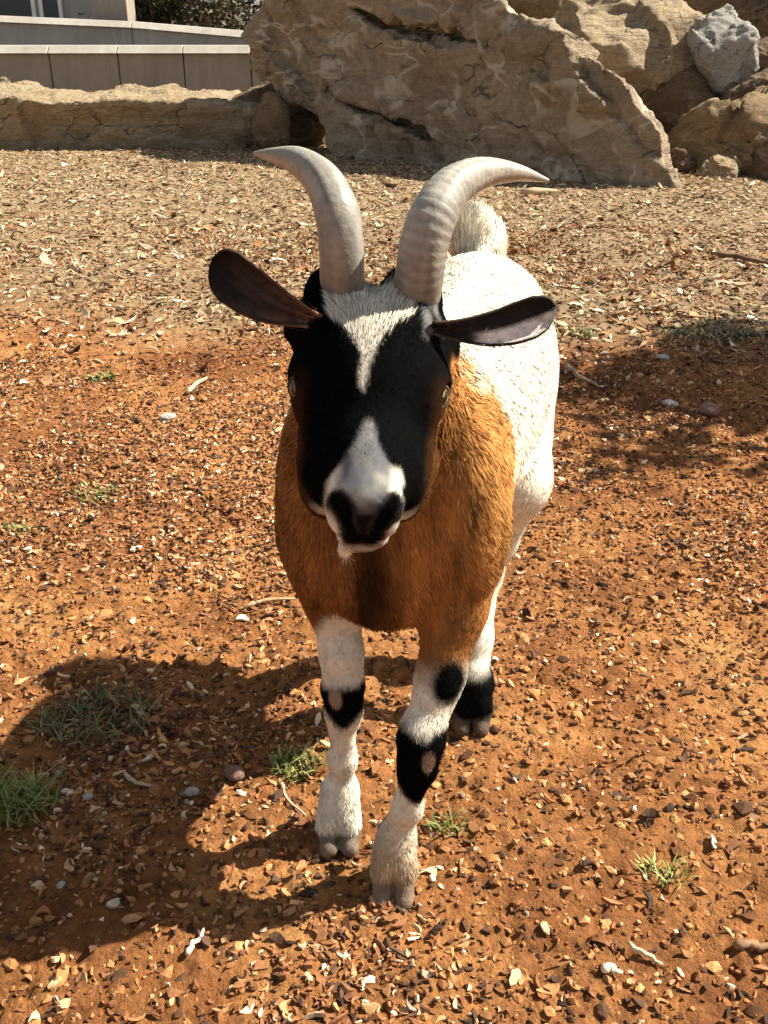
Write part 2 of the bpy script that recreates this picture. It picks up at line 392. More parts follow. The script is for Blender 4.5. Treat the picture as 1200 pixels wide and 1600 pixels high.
gstick([(940, 1512), (955, 1508), (972, 1522)], 0.006, (0.78, 0.66, 0.47), 'whitish flat splinter near the bottom right', group='twigs on the ground')

# ------------------------------------------------------------------ boulders
def facets(V, f, seed):                                # broken, faceted relief
    p = V*f+0.25*np.stack([vnoise(V*f*2+7*k, seed+k) for k in range(3)], -1); i0 = np.floor(p).astype(np.int64); best = np.full(len(V), 9.0); val = np.zeros(len(V))
    for a in (-1, 0, 1):
        for b_ in (-1, 0, 1):
            for c_ in (-1, 0, 1):
                i = i0+np.array([a, b_, c_]); h_ = [hash3(i[:, 0], i[:, 1], i[:, 2], seed+10+k) for k in range(6)]
                o_ = p-(i+np.stack(h_[:3], -1)); d_ = np.linalg.norm(o_, axis=1); v_ = (np.stack(h_[3:], -1)-0.5)
                m_ = d_ < best; best = np.where(m_, d_, best); val = np.where(m_, np.sum(o_*v_, 1)*1.6+h_[3]-0.5, val)
    return val
def fix_rock(name, F, mat, label, disp=0.03, freq=3.0, seed=0, group=None, cat='boulder', smooth=True, it=1):
    V, Q = F.mesh(); V = relax(V, Q, it); Nn = vnormals(V, Q)
    d = fbm(V*freq, 5, seed, 0.55); rdg = 1-np.abs(fbm(V*np.array([freq*0.5, freq*0.5, freq*1.8]), 4, seed+9))*2
    V = V+Nn*(disp*(d*1.0+rdg*0.6-0.3+1.0*facets(V, freq*0.7, seed+700)+0.45*facets(V, freq*2.2, seed+730)+0.28*fbm(V*freq*6, 3, seed+40)))[:, None]
    c = V.mean(0); base = np.array([c[0], c[1], max(V[:, 2].min(), 0)])
    o = obj_from(name, V, Q, mat=mat, origin=base, smooth=smooth); o.location = base
    return tag(o, label, cat, group)
def boulder(c, r, mat, label, seed, cuts=7, yaw=0.0, tilt=0.0, disp=None, res=66, group='boulders of the rock pile', cat='boulder', depth=0.72):
    c = np.array(c, float); r = np.array(r, float); rg = np.random.default_rng(seed)
    cy, sy = math.cos(yaw), math.sin(yaw); ct, st = math.cos(tilt), math.sin(tilt)
    M = np.array([[cy, sy, 0], [-sy, cy, 0], [0, 0, 1]]); M = np.array([[ct, 0, st], [0, 1, 0], [-st, 0, ct]])@M
    R = r.max()*1.25; h = 2*R/res/1.0
    F = Field(c-R, c+R, h)
    pl = []
    for _ in range(cuts):
        nrm = rg.normal(0, 1, 3); nrm /= np.linalg.norm(nrm); pl.append((nrm, rg.uniform(depth, depth+0.2)))
    def fn(X):
        p = ((X-c)@M.T)/r; d = np.linalg.norm(p, axis=-1)-1
        for nrm, k in pl: d = np.maximum(d, p@nrm-k)
        return d*r.min()
    F.f[:] = fn(F.box(c-R*2, c+R*2)[1])
    return fix_rock('boulder', F, mat, label, r.mean()*0.10 if disp is None else disp, 2.2/r.mean()*0.5, seed, group, cat)

mat_slab = rock_mat('brown_slab_stone', [(0.27, 0.195, 0.125), (0.44, 0.335, 0.225), (0.57, 0.45, 0.31)], 1.1, 0.8, 0.45, (0, 0.35, 0))
mat_tan = rock_mat('tan_sandstone', [(0.26, 0.17, 0.09), (0.43, 0.315, 0.185), (0.60, 0.48, 0.32)], 1.3, 0, 0.6)
mat_ochre = rock_mat('ochre_stone', [(0.19, 0.115, 0.055), (0.33, 0.22, 0.115), (0.46, 0.34, 0.20)], 1.5, 0.2, 0.4)
mat_grey = rock_mat('grey_stone', [(0.34, 0.30, 0.26), (0.50, 0.47, 0.42), (0.66, 0.62, 0.56)], 1.6, 0, 0.3)
mat_brown = rock_mat('brown_stone', [(0.12, 0.07, 0.04), (0.21, 0.135, 0.08), (0.31, 0.21, 0.13)], 1.5, 0.2, 0.4)

# the big leaning slab: traced outline on a slanting face, with real thickness
A0 = np.array([-0.47, 9.45]); A1 = np.array([2.05, 7.35]); eu = (A1-A0)/np.linalg.norm(A1-A0); en = np.array([-eu[1], eu[0]])
if en[1] < 0: en = -en
def face_pt(px, py):
    d = ray(px, py); M = np.array([[eu[0], -d[0]], [eu[1], -d[1]]]); s, t = np.linalg.solve(M, -A0)
    return s, CAM_H+d[2]*t
out_px = [(540, 250), (505, 205), (455, 165), (392, 125), (378, 62), (395, 12), (440, -30), (530, -70), (650, -62), (768, -8), (868, 56), (925, 88), (982, 122), (996, 152), (1036, 200), (1042, 245), (1064, 300)]
poly = [face_pt(*p) for p in out_px]
poly += [(poly[-1][0]+0.05, -0.25), (poly[0][0]-0.1, -0.25)]
poly = np.array(poly)
def poly_sdf(P, S):
    d = np.full(S.shape[:-1], 1e9); inside = np.zeros(S.shape[:-1], bool)
    for i in range(len(P)):
        a, b2 = P[i-1], P[i]; e = b2-a; wv = S-a
        t = np.clip((wv@e)/(e@e), 0, 1); d = np.minimum(d, np.linalg.norm(wv-t[..., None]*e, axis=-1))
        cnd = (a[1] > S[..., 1]) != (b2[1] > S[..., 1])
        xi = a[0]+(S[..., 1]-a[1])*(e[0]/(e[1] if abs(e[1]) > 1e-9 else 1e-9)); inside ^= cnd & (S[..., 0] < xi)
    return np.where(inside, -d, d)
smin_, smax_ = poly[:, 0].min()-0.2, poly[:, 0].max()+0.3
# local frame: s along the face, w into it, z up
hS = 0.027
F = Field((smin_, -0.25, -0.3), (smax_, 1.5, poly[:, 1].max()+0.2), hS)
X = F.box((-9, -9, -9), (9, 9, 9))[1]
nz = fbm(X*1.4, 4, 5)
S2 = np.stack([X[..., 0]+0.05*nz, X[..., 2]+0.05*np.roll(nz, 3, 0)], -1)
d2 = poly_sdf(poly, S2)+0.50*np.clip(X[..., 1]-0.06, 0, 2)
wq = X[..., 1]+0.07*fbm(X*np.array([1.0, 1.0, 2.2]), 4, 61)+0.10*sstep(-0.6, 0.2, d2)*0-0.05*(X[..., 2]-0.5)
strat = (X[..., 2]*0.93+X[..., 0]*0.36)
wq = wq+0.035*np.abs(((strat*2.1+0.35*nz) % 1.0)-0.5)-0.02
dw = np.maximum(-wq, wq-1.1); rd = 0.06
q0 = np.maximum(d2+rd, 0); q1 = np.maximum(dw+rd, 0)
F.f[:] = np.hypot(q0, q1)+np.minimum(np.maximum(d2+rd, dw+rd), 0)-rd
def crack(pxs, r0, dep=0.10):
    P = [face_pt(*p) for p in pxs]
    for i in range(len(P)-1):
        ra = r0*(0.35 if i == 0 else 1); rb = r0*(0.35 if i == len(P)-2 else 1)
        for wd in np.arange(-0.22, dep, 0.035): F.add(*rcone((P[i][0], wd, P[i][1]), (P[i+1][0], wd, P[i+1][1]), ra, rb), k=0.012, sub=True)
crack([(540, 12), (590, 40), (640, 50), (690, 58), (742, 68)], 0.058, 0.25)
crack([(752, 76), (785, 82)], 0.032)
crack([(500, 135), (545, 165), (600, 188), (672, 212)], 0.045, 0.2)
crack([(860, 96), (900, 98)], 0.012)
V, Q = F.mesh(); V = relax(V, Q, 1); Nn = vnormals(V, Q)
dd = fbm(V*3.2, 5, 71, 0.6)+0.7*(0.5-np.abs(fbm(V*np.array([2.5, 3, 5.0]), 4, 72))*2)
sh_ = np.stack([V[:, 0]*0.8-V[:, 2]*0.6, V[:, 1], V[:, 0]*0.6+V[:, 2]*0.8], -1)
V = V+Nn*(0.032*dd+0.075*facets(sh_*np.array([0.7, 1, 1.3]), 2.2, 700)+0.026*facets(V, 6.5, 720)+0.010*fbm(V*18, 3, 73))[:, None]
Wd = np.stack([A0[0]+V[:, 0]*eu[0]+V[:, 1]*en[0], A0[1]+V[:, 0]*eu[1]+V[:, 1]*en[1], V[:, 2]], -1)
base = np.array([Wd[:, 0].mean(), Wd[:, 1].mean(), 0])
slab = obj_from('boulder', Wd, Q[:, ::1], mat=mat_slab, origin=base); slab.location = base
tag(slab, 'huge leaning brown slab boulder with dark cracks and pale veins behind the goat', 'boulder', 'boulders of the rock pile')

# long low boulder at left
hS = 0.03
c0 = at(200, 190, 10.3)
F = Field((-5.4, 9.4, -0.15), (-0.75, 11.6, 0.85), hS); X = F.box((-9, 0, -9), (9, 20, 9))[1]
nz = fbm(X*1.3, 4, 91)
topz = np.interp(X[..., 0], [-5.3, -4.0, -3.6, -3.2, -2.2, -1.6, -1.25, -1.0, -0.8], [0.44, 0.49, 0.48, 0.43, 0.46, 0.41, 0.38, 0.38, 0.1])
yf = 10.05+0.10*nz-0.12*sstep(0.2, 0.5, X[..., 2])
d = np.maximum.reduce([X[..., 2]-topz-0.05*nz-0.10*(X[..., 1]-10.2)*0.5, yf-X[..., 1], X[..., 1]-11.2-0.2*nz, X[..., 0]+0.93+0.12*nz+0.25*np.abs(X[..., 2]-0.25), -5.3-X[..., 0]])
F.f[:] = d
F.add(*rcone((-4.15, 9.95, 0.22), (-3.75, 9.95, 0.42), 0.02, 0.05), k=0.03, sub=True)
fix_rock('boulder', F, mat_tan, 'long low tan boulder with sunlit top below the concrete wall', 0.055, 2.2, 93, 'boulders of the rock pile', it=2)

boulder(at(455, 185, 10.6), (0.85, 0.5, 0.46), mat_brown, 'dark brown boulder wedged between the low boulder and the slab', 101, yaw=0.4, tilt=0.25)
boulder(at(425, 195, 9.75)+np.array([0, 0, 0]), (0.16, 0.22, 0.28), mat_ochre, 'small ochre stone in sun at the end of the low boulder', 102, yaw=0.4)
boulder(at(965, 112, 9.9), (0.92, 0.8, 0.66), mat_tan, 'tan ledge boulder with sunlit layered top behind the slab', 103, yaw=-0.3, tilt=-0.12, depth=0.66)
boulder(at(1112, 95, 9.4), (0.42, 0.42, 0.46), mat_grey, 'pale grey rounded boulder perched on the pile', 134, cuts=10, yaw=0.5, tilt=0.3, depth=0.6)
boulder(at(1150, 222, 8.6), (0.66, 0.6, 0.38), mat_ochre, 'brown weathered boulder low at the right of the slab', 105, yaw=0.35, tilt=0.35)
boulder(at(1215, 260, 8.2), (0.33, 0.4, 0.32), mat_brown, 'dark brown stone at the right edge of the pile', 106, yaw=0.35)
boulder(at(1128, 272, 8.0), (0.17, 0.15, 0.15), mat_tan, 'small pale wedge stone at the foot of the pile', 107, yaw=0.8)
boulder(at(1060, 182, 9.4), (0.40, 0.4, 0.40), mat_brown, 'shadowed brown stone under the pale rounded boulder', 108)
boulder(at(1200, 125, 9.5), (0.30, 0.5, 0.36), mat_brown, 'red brown boulder right of the pale rounded one', 109, tilt=-0.5)
boulder(at(1010, 25, 11.4), (0.62, 0.5, 0.34), mat_grey, 'grey cracked boulder above the tan ledge', 110, yaw=0.3)
boulder(at(1130, 15, 11.2), (0.55, 0.5, 0.42), mat_ochre, 'ochre boulder at the top of the pile beside the grey one', 111, yaw=-0.3)
boulder(at(1205, 40, 10.6), (0.45, 0.5, 0.5), mat_brown, 'brown boulder at the top right corner of the pile', 112, yaw=0.2)
boulder(at(870, 10, 11.2), (0.75, 0.5, 0.34), mat_ochre, 'ochre flat boulder peeping over the slab shoulder', 113, yaw=-0.2)
boulder(at(1055, 265, 8.3), (0.15, 0.2, 0.17), mat_brown, 'small brown stone squeezed against the slab foot', 114, yaw=0.4)
boulder(at(1190, 175, 9.0), (0.45, 0.4, 0.3), mat_brown, 'brown flat stone behind the low weathered boulder', 115, tilt=0.4)
# rear fill of the pile
boulder(at(960, 150, 12.2), (1.6, 0.9, 1.0), mat_brown, 'large brown boulder buried at the back of the pile', 116)
boulder(at(1180, 120, 12.4), (1.5, 0.9, 1.05), mat_ochre, 'large ochre boulder at the back right of the pile', 117)
# pebbles
def pebble(px, py, rad, mat, label, seed, fl=0.7):
    x, y = on_ground(px, py)
    o = boulder((x, y, float(ground_h(np.array([x]), np.array([y]))[0])+rad*fl*0.6), (rad*1.25, rad, rad*fl), mat, label, seed, cuts=4, yaw=seed*0.7, disp=rad*0.06, res=20, group='pebbles on the clay', cat='pebble', depth=0.8)
    o.name = 'pebble'; return o
mat_pink = rock_mat('pink_pebble', [(0.30, 0.17, 0.12), (0.36, 0.21, 0.15), (0.42, 0.26, 0.19)], 12, 0, 0.1)
mat_white = rock_mat('white_pebble', [(0.55, 0.50, 0.42), (0.68, 0.62, 0.54), (0.78, 0.74, 0.66)], 12, 0, 0.1)
pebble(366, 1208, 0.014, mat_pink, 'smooth pinkish pebble in the goat shadow', 201)
pebble(299, 1232, 0.009, mat_white, 'white angular pebble in the goat shadow below the grass', 202)
pebble(137, 1242, 0.006, mat_white, 'tiny white pebble left of the angular white one', 203)
pebble(90, 1200, 0.005, mat_white, 'tiny white pebble between the two shaded grass tufts', 204)
pebble(1048, 628, 0.022, mat_white, 'white pebble right of the goat on dark clay', 205, 0.5)
pebble(1035, 556, 0.02, mat_white, 'pale pebble at the edge of the straw right of the ear', 206, 0.5)
pebble(262, 650, 0.02, mat_white, 'pale flat pebble left of the goat neck', 207, 0.5)
pebble(95, 1382, 0.005, mat_white, 'tiny white pebble in the shadow at lower left', 208)
pebble(1108, 640, 0.03, mat_pink, 'brownish lump of stone at the edge of the right shadow', 209, 0.6)

# ------------------------------------------------------------------ walls, pillar and woods behind
def concrete(name, cols):
    m, nt, b = new_mat(name, 0.85, 0.25); c = coords(nt)
    base = ramp(nt, noise(nt, c, 1.3, 6, 0.65), [(0.3, cols[0]), (0.7, cols[1])])
    base = mix(nt, 0.5, base, ramp(nt, noise(nt, mapping(nt, c, (6, 6, 0.7)), 2.0, 6, 0.7), [(0.35, 0.7), (0.65, 1.1)]), 'MULTIPLY')
    nt.links.new(base, b.inputs['Base Color']); bump(nt, b, noise(nt, c, 40, 6, 0.7), 0.3, 0.01); return m
def boxes(name, bxs, mat, parent=None, bev=0.008):
    bm = bmesh.new()
    for pts in bxs:                                    # 8 points: bottom 4, top 4
        vs = [bm.verts.new(p) for p in pts]
        for f in ((3, 2, 1, 0), (4, 5, 6, 7), (0, 1, 5, 4), (1, 2, 6, 5), (2, 3, 7, 6), (3, 0, 4, 7)): bm.faces.new([vs[i] for i in f])
    if bev: bmesh.ops.bevel(bm, geom=list(bm.edges), offset=bev, segments=1, affect='EDGES', profile=0.5)
    me = bpy.data.meshes.new(name); bm.to_mesh(me); bm.free(); me.materials.append(mat)
    o = bpy.data.objects.new(name, me); COL.objects.link(o)
    if parent: o.parent = parent
    return o
def prism(x0, x1, y0, y1, z0l, z1l, z0r=None, z1r=None, sl=0.0):
    z0r = z0l if z0r is None else z0r; z1r = z1l if z1r is None else z1r
    return [(x0, y0, z0l), (x1, y0, z0r), (x1, y1, z0r), (x0, y1, z0l), (x0, y0+sl, z1l), (x1, y0+sl, z1r), (x1, y1, z1r), (x0, y1, z1l)]
conc = concrete('concrete', [(0.24, 0.205, 0.165), (0.34, 0.30, 0.245)])
conc_g = concrete('grey_concrete', [(0.22, 0.23, 0.235), (0.31, 0.32, 0.32)])
cap_m = concrete('pale_cap_stone', [(0.32, 0.29, 0.25), (0.44, 0.41, 0.36)])
zt = float(at(200, 84, 12.0)[2])
wl = empty('garden_wall', (-3.5, 12.1, 0)); tag(wl, 'low tan concrete wall with pale coping behind the long boulder', 'wall')
edges = [-7.4]+[float(at(p, 100, 12.0)[0]) for p in (-130, -25, 78, 185, 287, 392, 497)]
boxes('wall_block', [prism(edges[i]+0.006+3.5, edges[i+1]-0.006+3.5, -0.1, 0.15, -0.1, zt) for i in range(len(edges)-1)], conc, wl)
boxes('coping', [prism(edges[i]+0.003+3.5, edges[i+1]-0.003+3.5, -0.16, 0.22, zt+0.002, zt+0.085, sl=0.10) for i in range(len(edges)-1)], cap_m, wl)
rw = empty('ramp_wall', (-3.5, 14.2, 0)); tag(rw, 'grey concrete ramp wall with sloping pale coping above the tan wall', 'wall')
xl, xm, xr = -7.6, float(at(205, 36, 14.1)[0]), float(at(400, 58, 14.1)[0])
zl, zm, zr = float(at(0, 26, 14.1)[2]), float(at(205, 44, 14.1)[2]), float(at(400, 62, 14.1)[2])
zL = zl+(zl-zm)*0.3
boxes('wall_block', [prism(xl+3.5, xm+3.497, -0.1, 0.2, -0.1, zL, -0.1, zm), prism(xm+3.503, xr+3.5+0.5, -0.1, 0.2, -0.1, zm, -0.1, zr-0.03)], conc_g, rw)
boxes('coping', [prism(xl+3.5, xm+3.497, -0.16, 0.26, zL+0.002, zL+0.08, zm+0.002, zm+0.08, sl=0.1), prism(xm+3.503, xr+4.0, -0.16, 0.26, zm+0.002, zm+0.08, zr-0.028, zr+0.055, sl=0.1)], cap_m, rw)
# pillar and shed on the terrace behind
pc = at(178, 20, 15.0); pl_ = boxes('concrete_pillar', [prism(-0.24, 0.24, -0.24, 0.24, 0, 1.7), prism(-0.29, 0.29, -0.29, 0.29, 1.702, 1.8)], conc); pl_.location = (pc[0], pc[1], 0)
tag(pl_, 'square grey concrete pillar standing behind the ramp wall', 'pillar')
sh = empty('shed', (-6.1, 16.8, 0)); tag(sh, 'grey shed with dark windows and white frames at the top left', 'shed')
grey_m = concrete('grey_board', [(0.34, 0.33, 0.31), (0.46, 0.44, 0.41)])
wht, _, b_ = new_mat('white_paint', 0.5, 0.4); b_.inputs['Base Color'].default_value = (0.78, 0.77, 0.74, 1)
gls, _, b_ = new_mat('dark_glass', 0.08, 0.5); b_.inputs['Base Color'].default_value = (0.02, 0.022, 0.025, 1)
X0 = float(at(-120, 10, 16.8)[0])+6.1; X1 = float(at(160, 10, 16.8)[0])+6.1
w1 = float(at(-60, 10, 16.8)[0])+6.1; w2 = float(at(50, 10, 16.8)[0])+6.1; w3 = float(at(68, 10, 16.8)[0])+6.1; w4 = float(at(92, 10, 16.8)[0])+6.1
boxes('wall', [prism(X0, X1, 0.0, 2.2, 0, 2.6)], grey_m, sh)
boxes('roof', [prism(X0-0.2, X1+0.2, -0.25, 2.4, 2.602, 2.75)], conc_g, sh)
for (a_, b2) in ((w1, w2), (w3, w4)):
    fr = boxes('window', [prism(a_-0.06, a_, -0.05, -0.003, 1.15, 2.2), prism(b2, b2+0.06, -0.05, -0.003, 1.15, 2.2), prism(a_+0.001, b2-0.001, -0.05, -0.003, 1.12, 1.18), prism(a_+0.001, b2-0.001, -0.05, -0.003, 2.14, 2.2)], wht, sh, 0.004)
    boxes('pane', [prism(a_+0.002, b2-0.002, -0.03, -0.004, 1.182, 2.138)], gls, fr, 0)

leaf_m = col_mat('leaves', 0.6, 0.3, 3, 0.4); bark_m = rock_mat('tree_bark', [(0.06, 0.04, 0.028), (0.11, 0.08, 0.055), (0.17, 0.13, 0.095)], 3, 0, 0.4)
def tree(x, y, h, cr, z0, nl, seed, label, leafs=0.09, pal=((0.05, 0.045, 0.022), (0.075, 0.07, 0.03), (0.10, 0.08, 0.045), (0.09, 0.06, 0.035)), trunk_r=0.09, group='trees behind the walls', lean=(0, 0)):
    r = np.random.default_rng(seed); t = empty('tree', (x, y, 0)); tag(t, label, 'tree', group)
    V = []; Q = []
    def limb(p0, p1, r0, r1, seg=5):
        ns = 7; b0 = len(V); p0 = np.array(p0, float); p1 = np.array(p1, float); d = (p1-p0)/np.linalg.norm(p1-p0)
        s = np.cross(d, (0.3, 0.9, 0.1)); s /= np.linalg.norm(s); u = np.cross(s, d)
        for i in range(seg+1):
            f = i/seg; c = p0+(p1-p0)*f+(r.normal(0, 0.05, 3)*np.linalg.norm(p1-p0)*0.4 if 0 < i < seg else 0); rr = r0+(r1-r0)*f
            for k in range(ns): V.append(c+rr*(math.cos(6.283*k/ns)*s+math.sin(6.283*k/ns)*u))
        for i in range(seg):
            for k in range(ns): Q.append((b0+i*ns+k, b0+i*ns+(k+1) % ns, b0+(i+1)*ns+(k+1) % ns, b0+(i+1)*ns+k))
    limb((0, 0, -0.1), (lean[0]+r.normal(0, 0.1), lean[1]+r.normal(0, 0.1), h*0.9), trunk_r, trunk_r*0.25, 8)
    tips = []
    for i in range(13):
        z = z0+(h*0.95-z0)*(i+0.3)/13; a = i*2.4+r.uniform(-0.4, 0.4); L = cr*(0.55+0.45*math.sin(math.pi*min(1, (i+2)/14)))*r.uniform(0.7, 1.1)
        ctr = np.array([lean[0]*z/h, lean[1]*z/h, z-0.1]); p1 = ctr+np.array([math.cos(a)*L, math.sin(a)*L, 0.1+L*r.uniform(0.1, 0.5)]); limb(ctr, p1, trunk_r*0.4, trunk_r*0.1, 4)
        for f in (0.45, 0.75, 1.0): tips.append(ctr*(1-f)+p1*f+r.normal(0, 0.12*cr, 3))
    obj_from('trunk', V, np.array(Q), mat=bark_m, parent=t)
    tips = np.array(tips); k = r.integers(0, len(tips), nl); P = tips[k]+r.normal(0, 0.20*cr, (nl, 3))*np.array([1, 1, 0.75])
    P[:, 2] = np.maximum(P[:, 2], 0.15)
    nrm = r.normal(0, 1, (nl, 3)); nrm[:, 2] = np.abs(nrm[:, 2])+0.2; nrm /= np.linalg.norm(nrm, axis=1, keepdims=True)
    d = np.cross(nrm, r.normal(0, 1, (nl, 3))); d /= np.linalg.norm(d, axis=1, keepdims=True); e = np.cross(nrm, d)
    s = leafs*r.uniform(0.6, 1.4, nl)[:, None]
    LV = np.stack([P-d*s, P+e*s*0.4+nrm*s*0.1, P+d*s, P-e*s*0.4+nrm*s*0.1], 1).reshape(-1, 3)
    LQ = np.arange(nl*4).reshape(-1, 4)
    tint = np.array(pal)[(k*7+seed) % len(pal)]*r.uniform(0.6, 1.5, (nl, 1))
    obj_from('crown', LV, LQ, mat=leaf_m, parent=t, col=np.repeat(tint, 4, 0), smooth=False)
    return t
tr_lab = ['dark leafy tree nearest the concrete pillar at the top left', 'dark olive tree just left of the big slab', 'dark tree behind the big slab boulder', 'brownish tree above the grey cracked boulder', 'dark tree behind the shed at the far left', 'olive tree at the far right behind the rock pile', 'brown leaved shrubby tree between the pillar and the slab']
for i, (px, Y, h, cr) in enumerate([(235, 17.5, 4.2, 1.3), (345, 19.0, 4.6, 1.5), (560, 21.0, 5.0, 1.8), (840, 20.0, 4.8, 1.8), (20, 21.5, 5.0, 1.7), (1150, 20.5, 5.0, 1.9), (290, 16.4, 2.4, 0.9)]):
    x = float(at(px, 20, Y)[0]); tree(x, Y, h, cr, 0.3, 7500, 300+i, tr_lab[i], 0.06)
# unseen tree added, crown shaped to drop a shadow on the clay at right
tree(3.02, 3.50, 2.2, 0.60, 1.0, 5200, 341, 'small leafy tree added unseen past the right edge of the frame for its shadow', 0.05, trunk_r=0.05, group='trees behind the walls')

# ------------------------------------------------------------------ grass tufts
grass_m = col_mat('green_grass', 0.6, 0.3, 30, 0.3)
def tuft(px, py, rad, n, hgt, label, seed, pal=((0.11, 0.145, 0.03), (0.19, 0.215, 0.055), (0.34, 0.31, 0.12))):
    r = np.random.default_rng(seed); x, y = on_ground(px, py)
    a = r.uniform(0, 6.283, n); q = rad*np.sqrt(r.random(n))*r.uniform(0.7, 1, n); X = x+q*np.cos(a)*1.3; Y = y+q*np.sin(a)
    Z = ground_h(X, Y)-0.002; L = hgt*r.uniform(0.4, 1.2, n); b = r.uniform(0, 6.283, n); wv = r.uniform(0.0008, 0.0018, n)*max(1, y)
    bend = r.uniform(0.3, 1.3, n)
    V = np.zeros((n, 7, 3)); dx, dy = np.cos(b), np.sin(b)
    for i, t in enumerate((0, 0.4, 0.75)):
        cx = X+dx*L*bend*t*t; cy = Y+dy*L*bend*t*t; cz = Z+L*t*(1-0.35*t*bend*0.7)
        for s in (0, 1):
            k = (1 if s else -1)*wv*(1-t*0.5); V[:, i*2+s] = np.stack([cx-dy*k, cy+dx*k, cz], -1)
    V[:, 6] = np.stack([X+dx*L*bend, Y+dy*L*bend, Z+L*(1-0.35*bend*0.7)], -1)
    o_ = (np.arange(n)*7)[:, None]
    Q = np.concatenate([np.array([[0, 1, 3, 2]])+o_, np.array([[2, 3, 5, 4]])+o_]); T = np.array([[4, 5, 6]])+o_
    c = pick(pal, [3, 4, 2], n, r, 0.2); base = np.array([x, y, 0])
    o = obj_from('grass_tuft', V.reshape(-1, 3), Q, T, mat=grass_m, col=np.repeat(c, 7, 0), origin=base); o.location = base
    return tag(o, label, 'grass', 'grass tufts on the clay')
tuft(28, 1255, 0.045, 260, 0.05, 'dense green grass tuft in the shadow at the left edge', 401)
tuft(150, 1120, 0.085, 320, 0.035, 'wide olive grass patch in the goat shadow left of the hooves', 402, ((0.10, 0.11, 0.04), (0.16, 0.15, 0.06), (0.30, 0.25, 0.12)))
tuft(462, 1192, 0.032, 170, 0.03, 'small green tuft between the goat shadow and its white foreleg', 403)
tuft(1042, 1362, 0.028, 60, 0.028, 'sparse bright green sprig on the sunny clay at lower right', 404, ((0.20, 0.24, 0.05), (0.30, 0.33, 0.09), (0.42, 0.40, 0.15)))
tuft(150, 768, 0.06, 70, 0.022, 'thin green grass patch left of the goat chest', 405)
tuft(158, 588, 0.042, 70, 0.025, 'thin grass sprigs on clay left of the goat ear', 406)
tuft(26, 826, 0.04, 50, 0.022, 'small grass sprigs at the left edge on sunny clay', 407)
tuft(700, 1292, 0.022, 60, 0.025, 'tiny green sprig behind the forward hoof', 408)
tuft(1110, 518, 0.17, 520, 0.028, 'wide dull green grass patch in the shade at right', 409, ((0.14, 0.12, 0.06), (0.21, 0.18, 0.09), (0.34, 0.27, 0.15)))
tuft(905, 520, 0.06, 120, 0.022, 'grass patch on the clay just right of the goat ear', 410, ((0.16, 0.17, 0.06), (0.28, 0.26, 0.10), (0.40, 0.34, 0.16)))

# ------------------------------------------------------------------ the goat
GO = np.array([0.07, 1.2, 0.0])
goat = empty('goat', GO); tag(goat, 'horned goat with black face, brown chest and white back walking to the camera', 'goat')
E0 = np.array([-0.012, 0.925, 0.705])
HF = np.array([-0.03, -0.71, -0.70]); HF /= np.linalg.norm(HF)
HR = np.array([0.9966, 0.02, -0.075]); HR -= HF*(HR@HF); HR /= np.linalg.norm(HR)
HU = np.cross(HR, HF); HU *= (1 if HU[2] > 0 else -1)
def H(b, a, c): return E0+b*HR+a*HF+c*HU                # head frame: across, towards the nose, out of the face
HM = np.array([HR, HF, HU])
ax = np.array([0.30, 0.95, 0.02]); ax /= np.linalg.norm(ax); sx = np.cross(ax, (0, 0, 1)); sx /= np.linalg.norm(sx); ux = np.cross(sx, ax)
BM = np.array([sx, ax, ux])
BODY = []                                              # (part, prim, k)
def add(part, prim, k=0.03): BODY.append((part, prim, k))
add('torso', ellip((0.092, 1.300, 0.530), (0.124, 0.25, 0.152), BM), 0.05)
add('torso', ellip((0.029, 1.135, 0.533), (0.116, 0.145, 0.150), BM), 0.06)
add('torso', ellip((0.138, 1.460, 0.575), (0.108, 0.14, 0.130), BM), 0.08)
add('torso', ellip((0.008, 1.050, 0.485), (0.102, 0.085, 0.125)), 0.04)
add('torso', rcone((0.003, 1.020, 0.405), (0.01, 1.07, 0.410), 0.045, 0.06), 0.05)
add('torso', ellip((-0.070, 1.065, 0.50), (0.055, 0.09, 0.14)), 0.04)
add('torso', ellip((0.092, 1.060, 0.50), (0.055, 0.09, 0.14)), 0.04)
add('neck', rcone((0.022, 1.11, 0.595), (-0.004, 1.005, 0.665), 0.098, 0.062), 0.04)
add('tail', rcone((0.155, 1.56, 0.64), (0.150, 1.60, 0.70), 0.030, 0.030), 0.03)
add('tail', rcone((0.150, 1.60, 0.69), (0.140, 1.585, 0.725), 0.028, 0.018), 0.02)
def chain(part, pts, k=0.022):
    for i in range(len(pts)-1):
        (p, ra), (q, rb) = pts[i], pts[i+1]; add(part, rcone(p, q, ra, rb), k)
LF = [((-0.070, 1.060, 0.45), 0.053), ((-0.062, 1.055, 0.37), 0.034), ((-0.053, 1.034, 0.300), 0.0235), ((-0.052, 1.026, 0.252), 0.0225), ((-0.052, 1.028, 0.212), 0.0185), ((-0.055, 1.032, 0.13), 0.0145), ((-0.059, 1.038, 0.078), 0.0172), ((-0.062, 1.031, 0.045), 0.0205)]
RF = [((0.086, 1.045, 0.46), 0.056), ((0.084, 1.022, 0.37), 0.037), ((0.067, 0.982, 0.295), 0.0255), ((0.045, 0.948, 0.230), 0.0245), ((0.041, 0.945, 0.192), 0.0200), ((0.029, 0.950, 0.122), 0.0150), ((0.018, 0.960, 0.072), 0.0172), ((0.013, 0.952, 0.042), 0.0205)]
LH = [((0.180, 1.43, 0.53), 0.080), ((0.184, 1.32, 0.41), 0.058), ((0.172, 1.36, 0.29), 0.033), ((0.162, 1.385, 0.215), 0.026), ((0.153, 1.335, 0.12), 0.019), ((0.146, 1.298, 0.065), 0.024), ((0.142, 1.285, 0.042), 0.024)]
